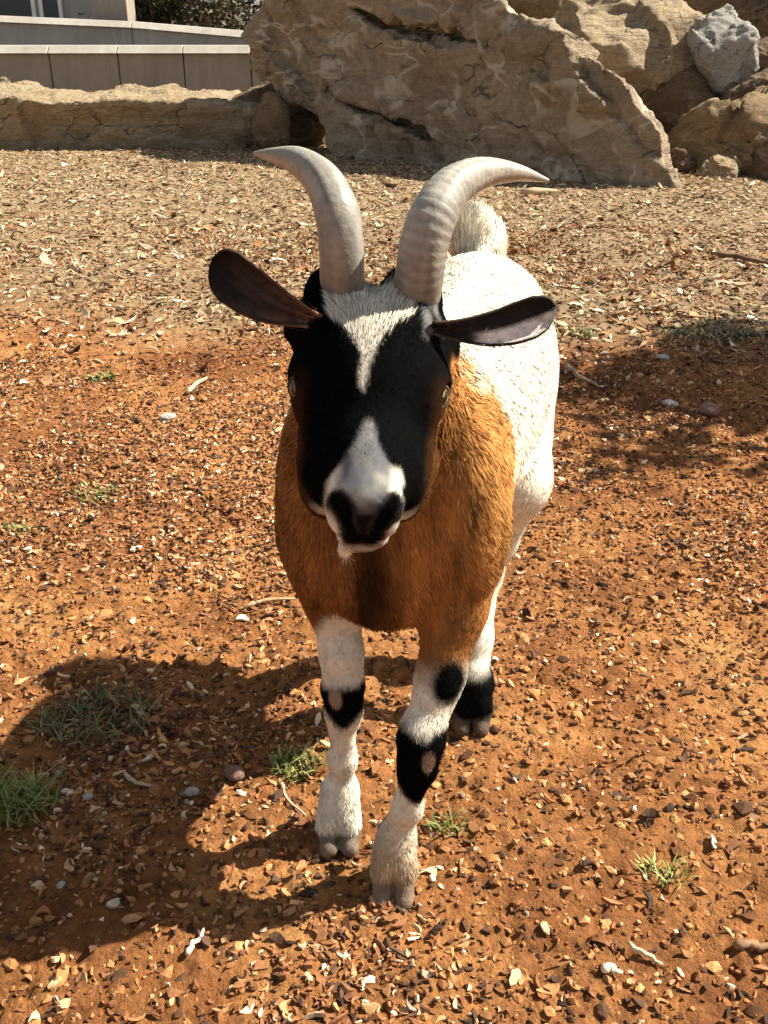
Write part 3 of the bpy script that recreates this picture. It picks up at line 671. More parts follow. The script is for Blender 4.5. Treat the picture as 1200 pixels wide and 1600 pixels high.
RH = [((0.085, 1.46, 0.53), 0.085), ((0.078, 1.39, 0.40), 0.055), ((0.085, 1.46, 0.29), 0.032), ((0.090, 1.495, 0.215), 0.026), ((0.093, 1.47, 0.12), 0.019), ((0.094, 1.45, 0.065), 0.024), ((0.095, 1.44, 0.042), 0.025)]
for part, (x_, y_) in (('leg_a', (-0.062, 1.030)), ('leg_b', (0.013, 0.950)), ('leg_c', (0.142, 1.283)), ('leg_d', (0.095, 1.437))):
    for s_ in (-1, 1):
        add(part, rcone((x_+s_*0.007, y_-0.002, 0.060), (x_+s_*0.0140, y_-0.015, 0.033), 0.0150, 0.0150), 0.005)
chain('leg_a', LF); chain('leg_b', RF); chain('leg_c', LH); chain('leg_d', RH)
# head
add('head', ellip(H(0, -0.035, -0.075), (0.076, 0.082, 0.078), HM), 0.03)
add('head', rcone(H(0, 0.0, -0.066), H(0, 0.080, -0.050), 0.064, 0.042), 0.03)
add('head', rcone(H(0, 0.080, -0.050), H(0, 0.115, -0.043), 0.041, 0.031), 0.025)
add('head', ellip(H(0, 0.119, -0.043), (0.036, 0.028, 0.031), HM), 0.016)
add('head', rcone(H(0, 0.03, -0.118), H(0, 0.132, -0.088), 0.044, 0.021), 0.025)
add('head', ellip(H(0, 0.142, -0.087), (0.027, 0.020, 0.019), HM), 0.010)
for s in (-1, 1):
    add('head', ellip(H(s*0.060, -0.004, -0.048), (0.021, 0.034, 0.021), HM), 0.025)      # brow over the eye
    add('head', ellip(H(s*0.044, 0.065, -0.095), (0.026, 0.055, 0.045), HM), 0.03)        # cheek
    add('head', ellip(H(s*0.0185, 0.133, -0.056), (0.0180, 0.022, 0.023), HM), 0.010)     # lip
    add('head', ellip(H(s*0.022, 0.127, -0.030), (0.013, 0.018, 0.014), HM), 0.008)       # nostril wing
    add('head', rcone(H(s*0.048, -0.078, -0.078), H(s*0.080, -0.088, -0.086), 0.028, 0.015), 0.04)   # ear root
    add('head', rcone(H(s*0.036, -0.076, -0.047), H(s*0.041, -0.108, -0.048), 0.035, 0.033), 0.02)   # horn root
add('head', ellip(H(-0.016, 0.152, -0.106), (0.008, 0.009, 0.012), HM), 0.005)      # tuft under the chin
CUT = []
for s in (-1, 1):
    for (p, q) in (((0.0125, 0.153, -0.036), (0.021, 0.146, -0.023)), ((0.021, 0.146, -0.023), (0.029, 0.130, -0.016))):
        CUT.append((rcone(H(s*p[0], p[1], p[2]), H(s*q[0], q[1], q[2]), 0.0062, 0.0056), 0.004))
    CUT.append((ellip(H(s*0.0790, 0.004, -0.045), (0.010, 0.013, 0.010), HM), 0.006))
CUT.append((rcone(H(-0.019, 0.160, -0.0715), H(0.019, 0.160, -0.0715), 0.0065, 0.0065), 0.005))
CUT.append((rcone(H(0, 0.162, -0.040), H(0, 0.160, -0.060), 0.0015, 0.0015), 0.008))
Fg = Field((-0.19, 0.72, 0.012), (0.33, 1.66, 0.84), 0.004)
for part, (fn, lo, hi), k in BODY: Fg.add(fn, lo, hi, k)
for (fn, lo, hi), k in CUT: Fg.add(fn, lo, hi, k, sub=True)
BV, BQ = Fg.mesh(); BV = relax(BV, BQ, 1, 0.4); BN = vnormals(BV, BQ)
BV = BV+BN*(0.0022*fbm(BV*28, 3, 500)+0.0012*fbm(BV*90, 2, 501))[:, None]
def part_weights(P):
    D = {}
    for part, (fn, lo, hi), k in BODY:
        d = fn(P); D[part] = d if part not in D else np.minimum(D[part], d)
    return D

WHITE = np.array([0.80, 0.74, 0.60]); BROWN = np.array([0.36, 0.155, 0.045]); DBROWN = np.array([0.17, 0.07, 0.025]); BLACK = np.array([0.0042, 0.0040, 0.0040])
GREY = np.array([0.42, 0.41, 0.40]); NOSE = np.array([0.020, 0.018, 0.019]); DIRT = np.array([0.50, 0.36, 0.22])
def blend(c, m, col): return c*(1-m[:, None])+np.asarray(col)*m[:, None]
def blob(x, y, cx, cy, rx, ry, soft=0.35): return 1-sstep(1-soft, 1+soft, np.hypot((x-cx)/rx, (y-cy)/ry))
def coat_colour(P):
    n1 = fbm(P*14, 4, 510); n2 = fbm(P*45, 3, 511); n3 = fbm(P*5, 3, 512)
    D = part_weights(P); names = list(D); A = np.stack([D[k] for k in names], 1)
    A[:, names.index('head')] -= 0.004
    wgt = np.exp(-np.clip(A-A.min(1, keepdims=True), 0, 1)*700); wgt /= wgt.sum(1, keepdims=True)
    q = P@BM.T; s = (P-GO)@ax; lat = (P-np.array([0.05, 1.1, 0.5]))@sx
    x, y, z = P.T
    # trunk
    c = np.tile(BROWN, (len(P), 1))*(1+0.35*n1+0.15*n2)[:, None]
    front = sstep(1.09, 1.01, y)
    c = blend(c, 0.75*sstep(0.045, 0.11, x+0.02*n1)*sstep(0.36, 0.46, z), np.array([0.52, 0.25, 0.075])*(1))  # sun side of shoulder and chest lightened to golden in the colour
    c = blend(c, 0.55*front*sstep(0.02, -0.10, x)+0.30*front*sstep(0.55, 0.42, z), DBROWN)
    c = blend(c, 0.85*blob(x, z, -0.018+0.01*n1, 0.43, 0.022, 0.10, 0.7)*front, BLACK)
    edge = y-(1.085-0.30*(z-0.55)*np.where(z > 0.55, 1, 0.3))+0.03*n1+0.02*n2+0.02*n3+0.03*fbm(P*np.array([60, 30, 11]), 2, 565)
    c = blend(c, sstep(-0.02, 0.03, edge), WHITE*(1+0.06*n2[:, None]))
    c = blend(c, 0.35*sstep(0.02, 0.05, edge)*sstep(0.12, 0.05, edge)*sstep(0.1, 0.5, n1), BROWN*1.6)
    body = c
    # legs
    def foreleg(knee, black_top, black_low, wz, patch_x):
        c = blend(body, sstep(wz+0.03, wz-0.015, z+0.012*n2+2.2*np.clip(-0.066-x, 0, 0.03)), WHITE*0.95)
        kx, ky, kz = knee
        m = sstep(kz-black_low-0.008, kz-black_low+0.008, z+0.012*n2+0.9*np.abs(x-kx)*-1)*sstep(kz+black_top, kz+black_top-0.014, z+0.008*n2)*sstep(ky+0.02, ky+0.005, y)
        c = blend(c, m, BLACK)
        c = blend(c, blob(x, z, kx+patch_x[0], kz+patch_x[1], 0.0080, 0.015, 0.25)*(y < ky+0.005), (0.34, 0.24, 0.17))
        return c
    la = foreleg((-0.053, 1.026, 0.250), 0.024, 0.052, 0.365, (-0.008, 0.002))
    la = blend(la, blob(x, z, -0.060, 0.070, 0.05, 0.022, 0.3)*sstep(1.046, 1.052, y), BLACK)
    lb = foreleg((0.045, 0.945, 0.228), 0.034, 0.086, 0.305, (0.008, -0.008))
    lb = blend(lb, blob(x, z, 0.077, 0.308, 0.021, 0.026, 0.3)*(y < 1.0), BLACK)
    lb = blend(lb, sstep(0.13, 0.035, z+0.02*n1)*0.85, DIRT*np.array([0.86, 0.80, 0.72]))
    lb = blend(lb, blob(x, z, 0.018, 0.072, 0.05, 0.030, 0.3)*sstep(0.964, 0.970, y+0.25*np.abs(x-0.018)), BLACK)
    lc = np.tile(WHITE, (len(P), 1)); lc = blend(lc, sstep(0.105, 0.085, z+0.012*n1), BLACK*1.4)
    ld = lc.copy()
    # head
    h = (P-E0)@HM.T; b, a, cc = h.T; ab = np.abs(b+0.004*n2)
    hd = np.tile(BLACK, (len(P), 1))
    side = sstep(0.056, 0.074, ab+0.006*n1+0.10*np.clip(a-0.02, 0, 1)*0)*sstep(0.03, -0.04, cc+0.03)
    hd = blend(hd, np.clip(sstep(-0.075, -0.100, cc+0.010*n1)*sstep(-0.06, -0.03, a), 0, 1)*0.8, DBROWN*0.8)
    hd = blend(hd, 0.55*side*sstep(-0.02, 0.01, a), DBROWN*0.6)
    bs = b+np.interp(a, [-0.1, -0.03, 0.04], [0.003, 0.004, 0.010])
    wv = np.interp(a, [-0.14, -0.105, -0.085, -0.060, -0.040, -0.022, -0.008, 0.0, 0.018, 0.030], [0.0, 0.038, 0.046, 0.040, 0.024, 0.010, 0.0032, 0.0025, 0.0040, 0.0])
    star = sstep(0.003, -0.003, np.abs(bs)-wv+0.004*n2+0.003*n1)*sstep(-0.118, -0.100, a+0.006*n2)*sstep(0.032, 0.026, a)
    star = star*(1-0.75*blob(bs, a, 0.0, -0.112, 0.007, 0.025, 0.8))
    hd = blend(hd, star*np.clip(0.86+0.3*n1-0.22*(bs > 0.012), 0, 1), WHITE*0.95)
    hd = blend(hd, 0.35*blob(b, a, 0.060, -0.075, 0.012, 0.03, 0.6)*sstep(-0.2, 0.3, n2)*(cc > -0.08), GREY)
    ww = np.interp(a, [0.046, 0.056, 0.080, 0.096, 0.108, 0.2], [0.0, 0.005, 0.014, 0.025, 0.038, 0.041])
    muz = sstep(0.004, -0.004, ab-ww+0.005*n2)*sstep(0.048, 0.060, a)*sstep(-0.082, -0.074, cc)
    muzcol = blend(np.tile(WHITE*0.85, (len(P), 1)), np.clip(sstep(0.033, 0.019, ab+0.006*n1)*(0.92+0.35*n2), 0, 1), np.array((0.150, 0.150, 0.158)))  # grey bridge fur, darkened further to stand in for shade on it
    muzcol = muzcol*(1+0.25*fbm(P*np.array([160, 90, 60]), 3, 560))[:, None]
    hd = blend(hd, muz, muzcol)
    # dark skin round the nostrils, between them and down to the mouth
    sx_, sy_ = 0.0165, -0.023; tq = np.clip(((ab-0.0125)*sx_+(a-0.153)*sy_)/(sx_*sx_+sy_*sy_), 0, 1)
    dn_ = np.hypot(ab-0.0125-tq*sx_, a-0.153-tq*sy_)+0.0015*n2
    nos = sstep(0.0070, 0.0048, dn_)*(cc > -0.060); rim_ = sstep(0.0110, 0.0080, dn_)*(cc > -0.060)
    bot = sstep(0.027, 0.021, ab+0.004*n1)*sstep(0.160, 0.170, a-cc+0.004*n2)*(cc > -0.080)
    hd = blend(hd, 0.8*sstep(0.018, 0.010, ab)*sstep(0.134, 0.150, a-0.3*cc)*(cc > -0.05), NOSE*1.6)
    hd = blend(hd, bot, NOSE*(0.35+0.25*n2[:, None]))
    hd = blend(hd, rim_, NOSE*1.2)
    hd = blend(hd, nos, BLACK*0.8)
    hd = blend(hd, blob(b, cc, 0.002, -0.0715, 0.023, 0.0075, 0.3)*(a > 0.12), BLACK)
    low = sstep(-0.074, -0.080, cc)*sstep(0.085, 0.11, a)
    hd = blend(hd, low, BLACK*2+DBROWN*0.2)
    lip = np.maximum(sstep(0.017, 0.024, ab+0.006*n2)*sstep(-0.096, -0.088, cc), 0.40*blob(b, cc, 0.0, -0.0825, 0.024, 0.0040, 0.5))
    lip = np.maximum(lip, blob(b, cc, -0.014, -0.094, 0.009, 0.011, 0.3))
    hd = blend(hd, low*lip*sstep(0.11, 0.13, a), WHITE*0.9)
    hd = blend(hd, sstep(0.014, 0.010, np.sqrt((b+0.016)**2+(a-0.152)**2+(cc+0.106)**2)), WHITE)
    nk = blend(body, sstep(-0.02, 0.03, P@HF-(H(0, -0.10, 0)@HF))*0.0, BLACK)
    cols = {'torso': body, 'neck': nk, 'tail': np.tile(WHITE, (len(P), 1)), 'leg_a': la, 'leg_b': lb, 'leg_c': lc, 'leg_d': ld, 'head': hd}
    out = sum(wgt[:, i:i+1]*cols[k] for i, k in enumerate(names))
    return np.clip(out, 0.002, 0.9), wgt, names

bc, bw, bnames = coat_colour(BV)
# strands of hair, each a flat tapering blade rooted in the skin
NH = 230000
tri = np.concatenate([BQ[:, [0, 1, 2]], BQ[:, [0, 2, 3]]]); ar = np.linalg.norm(np.cross(BV[tri[:, 1]]-BV[tri[:, 0]], BV[tri[:, 2]]-BV[tri[:, 0]]), axis=1)
hr = np.random.default_rng(99)
cen = BV[tri].mean(1); view_w = np.where(cen[:, 1] < 1.12, 1.7, 1.0)
pr = ar*view_w; ti = hr.choice(len(tri), NH, p=pr/pr.sum()); u, v = hr.random(NH), hr.random(NH); fl = u+v > 1; u[fl] = 1-u[fl]; v[fl] = 1-v[fl]
T0 = BV[tri[ti]]; root = T0[:, 0]+u[:, None]*(T0[:, 1]-T0[:, 0])+v[:, None]*(T0[:, 2]-T0[:, 0])
rn = BN[tri[ti, 0]]*(1-u-v)[:, None]+BN[tri[ti, 1]]*u[:, None]+BN[tri[ti, 2]]*v[:, None]; rn /= np.linalg.norm(rn, axis=1, keepdims=True)
hc, hw, _ = coat_colour(root)
wi = {k: hw[:, i] for i, k in enumerate(bnames)}
keep = ~((hw[:, bnames.index('head')] > 0.5) & (((root-E0)@HM.T)[:, 1] > hr.uniform(0.066, 0.102, NH)) & (((root-E0)@HM.T)[:, 2] > -0.084) & (np.abs(((root-E0)@HM.T)[:, 0]) < hr.uniform(0.016, 0.036, NH)))
root, rn, hc, hw = root[keep], rn[keep], hc[keep], hw[keep]; NH = len(root); wi = {k: hw[:, i] for i, k in enumerate(bnames)}
stk_ = vnoise(np.stack([root[:, 0]*75, root[:, 1]*28, root[:, 2]*13], -1), 541)+0.6*vnoise(root*np.array([160, 60, 30]), 542)
brn = sstep(0.55, 0.35, hc[:, 2]/np.maximum(hc[:, 0], 1e-3))*sstep(0.02, 0.1, hc[:, 0]); hc = hc*(1+(0.42*stk_*brn+0.05*stk_*(1-brn)))[:, None]
hl = (root-E0)@HM.T
legs = wi['leg_a']+wi['leg_b']+wi['leg_c']+wi['leg_d']
Ln = 0.020*wi['torso']+0.022*wi['neck']+0.032*wi['tail']+0.007*legs+0.0042*wi['head']
tuftm = wi['head']*sstep(0.0, -0.05, hl[:, 1])*sstep(0.06, 0.035, np.abs(hl[:, 0]))
Ln = Ln+0.013*tuftm
beard = wi['head']*sstep(0.05, 0.10, hl[:, 1])*sstep(-0.105, -0.12, hl[:, 2]); Ln = Ln+0.012*beard
muzz = wi['head']*sstep(0.085, 0.11, hl[:, 1])*(hl[:, 2] > -0.078); Ln = np.where(muzz > 0.5, 0.003, Ln)
Ln = np.where(legs > 0.5, 0.0065+0.0055*sstep(0.10, 0.035, root[:, 2]), Ln)
Ln = Ln*hr.uniform(0.6, 1.25, NH)
dn = np.array([0, 0, -1.0])
flow = (wi['torso'])[:, None]*(ax*0.55+dn*0.75)+wi['neck'][:, None]*(dn*0.9+ax*0.2)+wi['tail'][:, None]*(np.array([0, 0.3, 0.9]))+legs[:, None]*dn+wi['head'][:, None]*(-HF*0.8+0.5*np.sign(hl[:, :1])*HR*np.clip(np.abs(hl[:, :1])/0.05, 0, 1))
flow = np.where((beard > 0.4)[:, None], dn+HF*0.1, flow)
sw = np.stack([fbm(root*9+5*k, 2, 520+k) for k in range(3)], -1)
flow = flow+0.4*sw+hr.normal(0, 0.10, (NH, 3))
flow = flow-rn*np.sum(flow*rn, 1, keepdims=True); flow /= np.maximum(np.linalg.norm(flow, axis=1, keepdims=True), 1e-6)
lift = (0.10+0.10*hr.random(NH)-0.07*wi['head']-0.035*wi['torso']+0.25*wi['tail']+0.15*tuftm)[:, None]
d0 = flow*(1-0.3*lift)+rn*lift*1.5; d0 /= np.linalg.norm(d0, axis=1, keepdims=True)
p1 = root+d0*(Ln*0.5)[:, None]; d1 = flow+rn*lift*0.35+np.array([0, 0, -0.12]); d1 /= np.linalg.norm(d1, axis=1, keepdims=True)
p2 = p1+d1*(Ln*0.5)[:, None]
wd = np.cross(flow, rn); roll = hr.normal(0, 0.5, NH)[:, None]; wd = wd*np.cos(roll)+rn*np.sin(roll)
hwid = (hr.uniform(0.00045, 0.00085, NH)*np.clip(Ln/0.02, 0.6, 1.2))[:, None]
r0 = root-rn*0.001
SV = np.stack([r0-wd*hwid, r0+wd*hwid, p1-wd*hwid*0.8, p1+wd*hwid*0.8, p2], 1).reshape(-1, 3)
ob = (np.arange(NH)*5)[:, None]+len(BV)
chk = np.cross(wd, d0); sgn = np.sum(chk*rn, 1) > 0
sq = np.where(sgn[:, None], np.array([[0, 1, 3, 2]]), np.array([[1, 0, 2, 3]]))+ob; stt = np.where(sgn[:, None], np.array([[2, 3, 4]]), np.array([[3, 2, 4]]))+ob
jit = (1+hr.normal(0, 0.11, (NH, 1))).clip(0.6, 1.5)
sc = np.repeat(np.clip(hc*jit, 0.002, 0.92), 5, 0)
nn = rn+0.13*hr.normal(0, 1, (NH, 3)); nn /= np.linalg.norm(nn, axis=1, keepdims=True)
m, nt, b = new_mat('goat_coat', 0.85, 0.0)
a = N(nt, 'ShaderNodeAttribute', attribute_name='col'); c = coords(nt)
v = ramp(nt, noise(nt, c, 60, 5, 0.7), [(0.3, 0.78), (0.7, 1.12)])
nt.links.new(mix(nt, 1.0, a.outputs['Color'], v, 'MULTIPLY'), b.inputs['Base Color'])
nt.links.new(math_(nt, 'MULTIPLY', a.outputs['Fac'], 0.25), b.inputs['Specular IOR Level'])
body = obj_from('body', np.concatenate([BV, SV]), np.concatenate([BQ, sq]), stt, mat=m, parent=goat, col=np.concatenate([bc, sc]), origin=GO, normals=np.concatenate([BN, np.repeat(nn, 5, 0)]))

# horns
m, nt, b = new_mat('horn', 0.5, 0.35); c = coords(nt)
a = N(nt, 'ShaderNodeAttribute', attribute_name='col')
nt.links.new(mix(nt, 0.8, a.outputs['Color'], ramp(nt, noise(nt, c, 55, 6, 0.7), [(0.3, 0.6), (0.7, 1.2)]), 'MULTIPLY'), b.inputs['Base Color']); bump(nt, b, noise(nt, c, 130, 4), 0.35, 0.003); horn_m = m
def catmull(P, n):
    P = np.array(P, float); P = np.vstack([2*P[0]-P[1], P, 2*P[-1]-P[-2]]); out = []
    segs = len(P)-3
    for k in range(n):
        t = k/(n-1)*segs; i = min(int(t), segs-1); f = t-i; p0, p1, p2, p3 = P[i:i+4]
        out.append(0.5*((2*p1)+(-p0+p2)*f+(2*p0-5*p1+4*p2-p3)*f*f+(-p0+3*p1-3*p2+p3)*f**3))
    return np.array(out)
def horn(px, Ys, rads, seed, ramt):
    K = np.array([at(x, y, Y) for (x, y), Y in zip(px, Ys)]); n = 130; C = catmull(K, n); R = np.interp(np.linspace(0, 1, n), np.linspace(0, 1, len(rads)), rads)
    T = np.gradient(C, axis=0); T /= np.linalg.norm(T, axis=1, keepdims=True); ns = 28; V = []; cl = []
    arc = np.concatenate([[0], np.cumsum(np.linalg.norm(np.diff(C, axis=0), axis=1))])
    ref = np.array([1.0, 0, 0])
    for i in range(n):
        s = ref-T[i]*(ref@T[i]); s /= np.linalg.norm(s); u_ = np.cross(T[i], s); ref = s
        f = i/(n-1)
        for k in range(ns):
            th = 2*math.pi*k/ns; fr = max(0, -math.sin(th)*0+0.5+0.5*math.cos(th-4.0))
            ph = arc[i]*2*math.pi/0.0085+1.6*vnoise(np.array([[arc[i]*22, seed*5, 0.5]]), seed+7)[0]+0.9*vnoise(np.array([[th*0.6, arc[i]*30, seed]]), seed)[0]
            rid = ramt*(0.5+1.0*abs(vnoise(np.array([[arc[i]*38, seed*3, 0.0]]), seed+8)[0]))*max(0, math.sin(ph))**2*(1-f)**0.6*(0.4+0.6*fr)+0.02*vnoise(np.array([[math.cos(th)*2, math.sin(th)*2, arc[i]*25+seed]]), seed+3)[0]
            V.append(C[i]+R[i]*(1+rid)*(math.cos(th)*s*0.94+math.sin(th)*u_*1.12))
            w_ = 0.5+0.5*math.sin(ph); base = np.array([0.215, 0.20, 0.175])*(1-f)+np.array([0.44, 0.41, 0.34])*f
            cl.append(base*(0.80+(0.10 if ramt < 0.02 else 0.34)*w_**0.5*(1-f*0.6))*(1+0.35*vnoise(np.array([[math.cos(th)*4, math.sin(th)*4, arc[i]*14+seed*9]]), seed+5)[0])*(0.72+0.28*min(1, arc[i]/0.07)))
    V.append(C[-1]+T[-1]*R[-1]); cl.append(cl[-1])
    Q = np.array([(i*ns+k, i*ns+(k+1) % ns, (i+1)*ns+(k+1) % ns, (i+1)*ns+k) for i in range(n-1) for k in range(ns)])
    Tt = np.array([((n-1)*ns+k, (n-1)*ns+(k+1) % ns, n*ns) for k in range(ns)])
    return obj_from('horn', V, Q, Tt, mat=horn_m, parent=goat, col=np.array(cl), origin=GO)
horn([(539, 474), (535, 435), (533, 380), (526, 330), (505, 285), (470, 255), (432, 244), (397, 240)], [1.045, 1.015, 1.008, 1.015, 1.04, 1.07, 1.10, 1.125], [0.0245, 0.0245, 0.0243, 0.0238, 0.0210, 0.0155, 0.0085, 0.002], 1, 0.014)
horn([(649, 474), (655, 435), (662, 382), (678, 335), (705, 295), (750, 272), (805, 270), (856, 282)], [1.045, 1.015, 1.008, 1.015, 1.04, 1.07, 1.10, 1.125], [0.0265, 0.0265, 0.0265, 0.0255, 0.0225, 0.0170, 0.0092, 0.002], 2, 0.040)

# ears: curled leaf shells
m, nt, b = new_mat('ear_coat', 0.7, 0.2); a = N(nt, 'ShaderNodeAttribute', attribute_name='col'); c = coords(nt)
nt.links.new(mix(nt, 1.0, a.outputs['Color'], ramp(nt, noise(nt, c, 70, 5, 0.7), [(0.3, 0.6), (0.7, 1.3)]), 'MULTIPLY'), b.inputs['Base Color']); ear_m = m
def ear(base, tip, wdir, open_dir, half_w, fold, inner, outer, droop=0.0, lit=None):
    base = np.array(base); tip = np.array(tip); L = np.linalg.norm(tip-base); l = (tip-base)/L
    w_ = np.array(wdir, float); w_ -= l*(w_@l); w_ /= np.linalg.norm(w_); o_ = np.array(open_dir, float); o_ -= l*(o_@l)+w_*(o_@w_); o_ /= np.linalg.norm(o_)
    nl, nw = 34, 17; S = []; Nr = []
    for i in range(nl):
        t = i/(nl-1); prof = half_w*(np.interp(t, [0, 0.15, 0.4, 0.65, 0.82, 0.92, 0.97, 1.0], [0.48, 0.64, 0.86, 1.0, 0.98, 0.80, 0.52, 0.15]))
        fo = fold*(1.25-0.85*t)
        for j in range(nw):
            s = (j/(nw-1))*2-1; th = s*fo
            rr = prof/max(fo, 0.2)
            lat = rr*math.sin(th); up = rr*(1-math.cos(th))
            p = base+l*L*t+w_*lat*(1+0.10*vnoise(np.array([[t*3, s*1.5, base[0]*40]]), 9)[0])+o_*(up-prof*0.15)+w_*droop*math.sin(math.pi*1.15*t)+o_*0.004*math.sin(5*t+2*s); S.append(p); Nr.append(-o_*math.cos(th)+w_*math.sin(th))
    S = np.array(S); Nr = np.array(Nr); th_ = 0.0055*(0.6+0.4*np.sin(np.linspace(0, math.pi, nw)))[None].repeat(nl, 0).ravel()[:, None]
    Vo = S+Nr*th_/2; Vi = S-Nr*th_/2; n = len(S); V = np.vstack([Vi, Vo]); g = np.arange(n).reshape(nl, nw)
    qi = np.stack([g[:-1, :-1], g[1:, :-1], g[1:, 1:], g[:-1, 1:]], -1).reshape(-1, 4); Q = [qi, qi[:, ::-1]+n]
    ring = list(g[:, 0])+list(g[-1, 1:])+list(g[::-1, -1][1:])+list(g[0, ::-1][1:-1])
    rq = np.array([(ring[k], ring[(k+1) % len(ring)], ring[(k+1) % len(ring)]+n, ring[k]+n) for k in range(len(ring))]); Q.append(rq[:, ::-1])
    tt = np.repeat(np.linspace(0, 1, nl), nw)[:, None]
    ti_ = tt**0.4; ci = np.array(inner[0])*(1-ti_)+np.array(inner[1])*ti_; ci = ci*(1+0.7*vnoise(np.stack([np.tile(np.linspace(-1, 1, nw), nl)*9, tt[:, 0]*3, tt[:, 0]*0], -1), 571))[:, None]; co = np.array(outer[0])*(1-tt)+np.array(outer[1])*tt
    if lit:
        jj = np.tile(np.linspace(-1, 1, nw), nl)[:, None]; k_ = sstep(lit[0]-0.12, lit[0]+0.05, tt)*sstep(lit[1]+0.12, lit[1]-0.08, jj)*sstep(-0.97, -0.85, jj); ci = ci*(1-k_)+np.array((0.78, 0.68, 0.60))*k_  # sunlit lower inner lobe put into the colour as a pale patch
    Q = np.concatenate(Q)
    # short hair along the shell
    r = np.random.default_rng(int(abs(base[0])*1e4)); nh = 2600; k = r.integers(0, n, nh); io = r.random(nh) < 0.5
    Rt = np.where(io[:, None], Vo[k], Vi[k])+r.normal(0, 0.002, (nh, 3)); nn_ = np.where(io[:, None], Nr[k], -Nr[k]); dd_ = l+nn_*0.35+r.normal(0, 0.25, (nh, 3)); dd_ /= np.linalg.norm(dd_, axis=1, keepdims=True)
    ww = np.cross(dd_, nn_); Lh = r.uniform(0.002, 0.0045, nh)[:, None]
    HV = np.stack([Rt-ww*0.0003, Rt+ww*0.0003, Rt+dd_*Lh], 1).reshape(-1, 3); HT = np.arange(nh*3).reshape(-1, 3)+2*n
    hcol = np.where(io[:, None], co[k], ci[k])*r.uniform(0.7, 1.4, (nh, 1))
    return obj_from('ear', np.vstack([V, HV]), Q, HT, mat=ear_m, parent=goat, col=np.vstack([ci, co, np.repeat(hcol, 3, 0)]), origin=GO)
ear(at(500, 500, 0.985), at(328, 412, 0.99), (0.25, -0.1, 1), (0.0, -0.9, -0.15), 0.028, 1.3, ((0.15, 0.085, 0.065), (0.007, 0.006, 0.006)), ((0.24, 0.12, 0.06), (0.012, 0.011, 0.011)), droop=-0.006)  # brown inner base carries the sunlit look of the ear root in its colour
ear(at(676, 512, 0.985), at(868, 488, 0.99), (0.0, 0.12, 1), (0.05, -0.70, -0.60), 0.0235, 1.5, ((0.02, 0.013, 0.011), (0.012, 0.009, 0.008)), ((0.10, 0.07, 0.04), (0.010, 0.009, 0.009)), lit=(0.40, -0.15), droop=-0.008)

# eyes
em, nt, b = new_mat('amber_iris', 0.12, 0.5); a = N(nt, 'ShaderNodeAttribute', attribute_name='col'); nt.links.new(a.outputs['Color'], b.inputs['Base Color'])
for s in (-1, 1):
    cE = H(s*0.0685, 0.004, -0.046); bm = bmesh.new(); bmesh.ops.create_uvsphere(bm, u_segments=120, v_segments=80, radius=0.0128)
    P = np.array([v.co for v in bm.verts]); me = bpy.data.meshes.new('eye'); bm.to_mesh(me); bm.free()
    out = s*HR*0.70+HU*0.55+HF*0.30; out /= np.linalg.norm(out); fw = HF-out*(HF@out); fw /= np.linalg.norm(fw); up_ = np.cross(out, fw)
    d = P/0.0128; e1 = d@fw; e2 = d@up_; o1 = d@out
    cl = np.tile((0.03, 0.02, 0.015), (len(P), 1)).astype(float); rr = np.hypot(e1, e2)
    cl[(rr < 0.86) & (o1 > 0)] = (0.36, 0.24, 0.09); cl[(np.abs(e1) < 0.55) & (np.abs(e2) < 0.24) & (o1 > 0)] = (0.004, 0.004, 0.004)
    ca = me.color_attributes.new('col', 'FLOAT_COLOR', 'POINT'); ca.data.foreach_set('color', np.hstack([cl, np.ones((len(P), 1))]).astype(np.float32).ravel())
    for p in me.polygons: p.use_smooth = True
    me.materials.append(em); o = bpy.data.objects.new('eye', me); COL.objects.link(o); o.parent = goat; o.location = cE-GO
    # lids
    Fl = Field(cE-0.03, cE+0.03, 0.0016)
    for q in (-1, 1):
        pts = [cE+out*0.0070+fw*(0.0122*math.cos(t))+up_*(q*0.0070*math.sin(t))+out*0.0030*math.sin(t) for t in np.linspace(0, math.pi, 7)]
        for i in range(6): Fl.add(*rcone(pts[i], pts[i+1], 0.0021, 0.0021), k=0.002)
    LVv, LQq = Fl.mesh(); obj_from('eyelid', LVv, LQq, mat=ear_m, parent=goat, col=np.tile((0.05, 0.03, 0.02), (len(LVv), 1)), origin=GO)

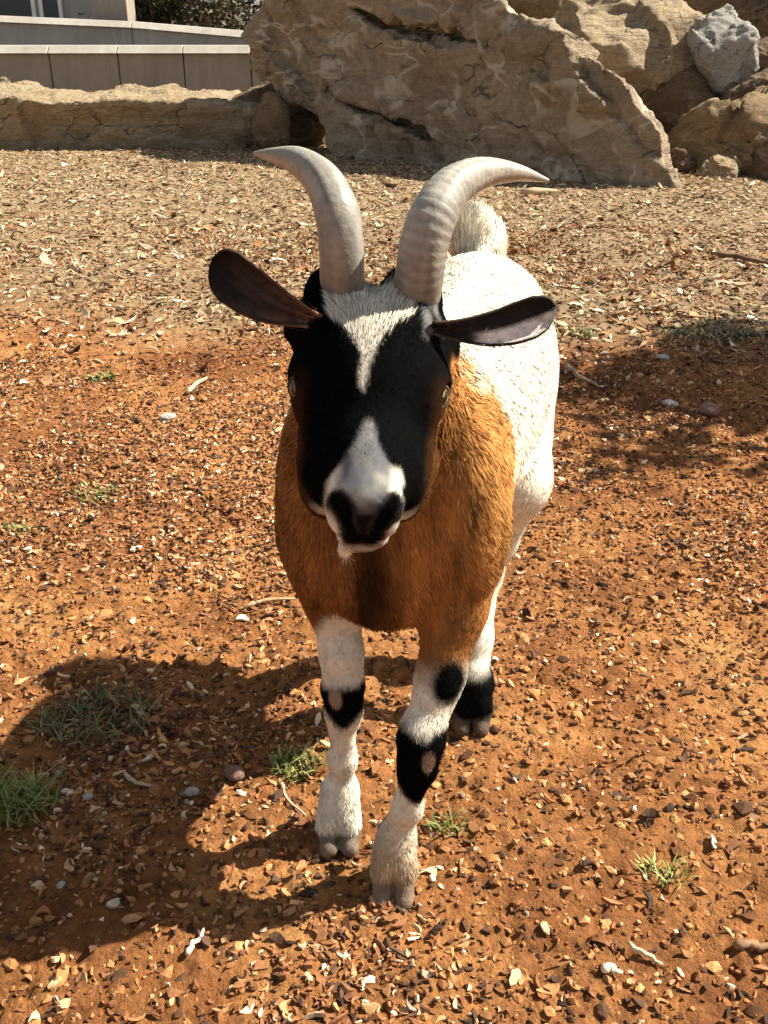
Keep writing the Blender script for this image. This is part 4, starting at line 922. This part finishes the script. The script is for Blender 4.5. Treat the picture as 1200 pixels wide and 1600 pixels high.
# hooves: two toes each
hm = col_mat('hoof_horn', 0.6, 0.3, 90, 0.5, 0.4, 160)
def hoof(pt, colr, toes=0.017, fwd=(0, -1), wide=1.0):
    x, y = pt; fx, fy = fwd; gz = float(ground_h(np.array([x]), np.array([y]))[0])-0.003
    Fh = Field((x-0.07, y-0.08, gz-0.01), (x+0.07, y+0.07, 0.095), 0.0025)
    for s in (-1, 1):
        ox, oy = -fy*s*toes*wide, fx*s*toes*wide
        def q(f, o, z): return np.array([x+ox*o+fx*f, y+oy*o+fy*f, z])
        A = q(0.004, 0.95, 0.034); M_ = q(0.012, 0.98, 0.024); B = q(0.031, 1.0, gz+0.009); Cc = q(-0.014, 1.05, gz+0.011)
        Fh.add(*rcone(A, M_, 0.0120, 0.0145), k=0.004); Fh.add(*rcone(M_, B, 0.0145, 0.0115), k=0.006)
        Fh.add(*rcone(M_, Cc, 0.0145, 0.0145), k=0.008); Fh.add(*rcone(B, Cc, 0.0100, 0.0150), k=0.008)
    for s in (-1, 1):                                  # dewclaws
        ox, oy = -fy*s*0.018, fx*s*0.018
        Fh.add(*rcone((x+ox-fx*0.032, y+oy-fy*0.032, 0.062), (x+ox*1.1-fx*0.038, y+oy*1.1-fy*0.038, 0.048), 0.007, 0.005), k=0.003)
    Fh.f[:] = np.maximum(Fh.f, gz-Fh.box((-9, -9, -9), (9, 9, 9))[1][..., 2])
    V, Q = Fh.mesh(); V = relax(V, Q, 1, 0.4)
    c = np.tile(colr, (len(V), 1)); k_ = sstep(0.034, 0.016, V[:, 2]+0.006*fbm(V*60, 3, 600))[:, None]*0.75; c = c*(1-k_)+np.array((0.13, 0.085, 0.055))*k_
    return obj_from('hoof', V, Q, mat=hm, parent=goat, col=c, origin=GO)
hoof((-0.062, 1.030), (0.30, 0.26, 0.21), 0.0140, (0.05, -1), 1.0)
hoof((0.013, 0.950), (0.42, 0.31, 0.20), 0.0145, (-0.05, -1))
hoof((0.142, 1.283), (0.012, 0.011, 0.010), 0.015, (-0.1, -1))
hoof((0.095, 1.437), (0.012, 0.011, 0.010), 0.015, (-0.1, -1))
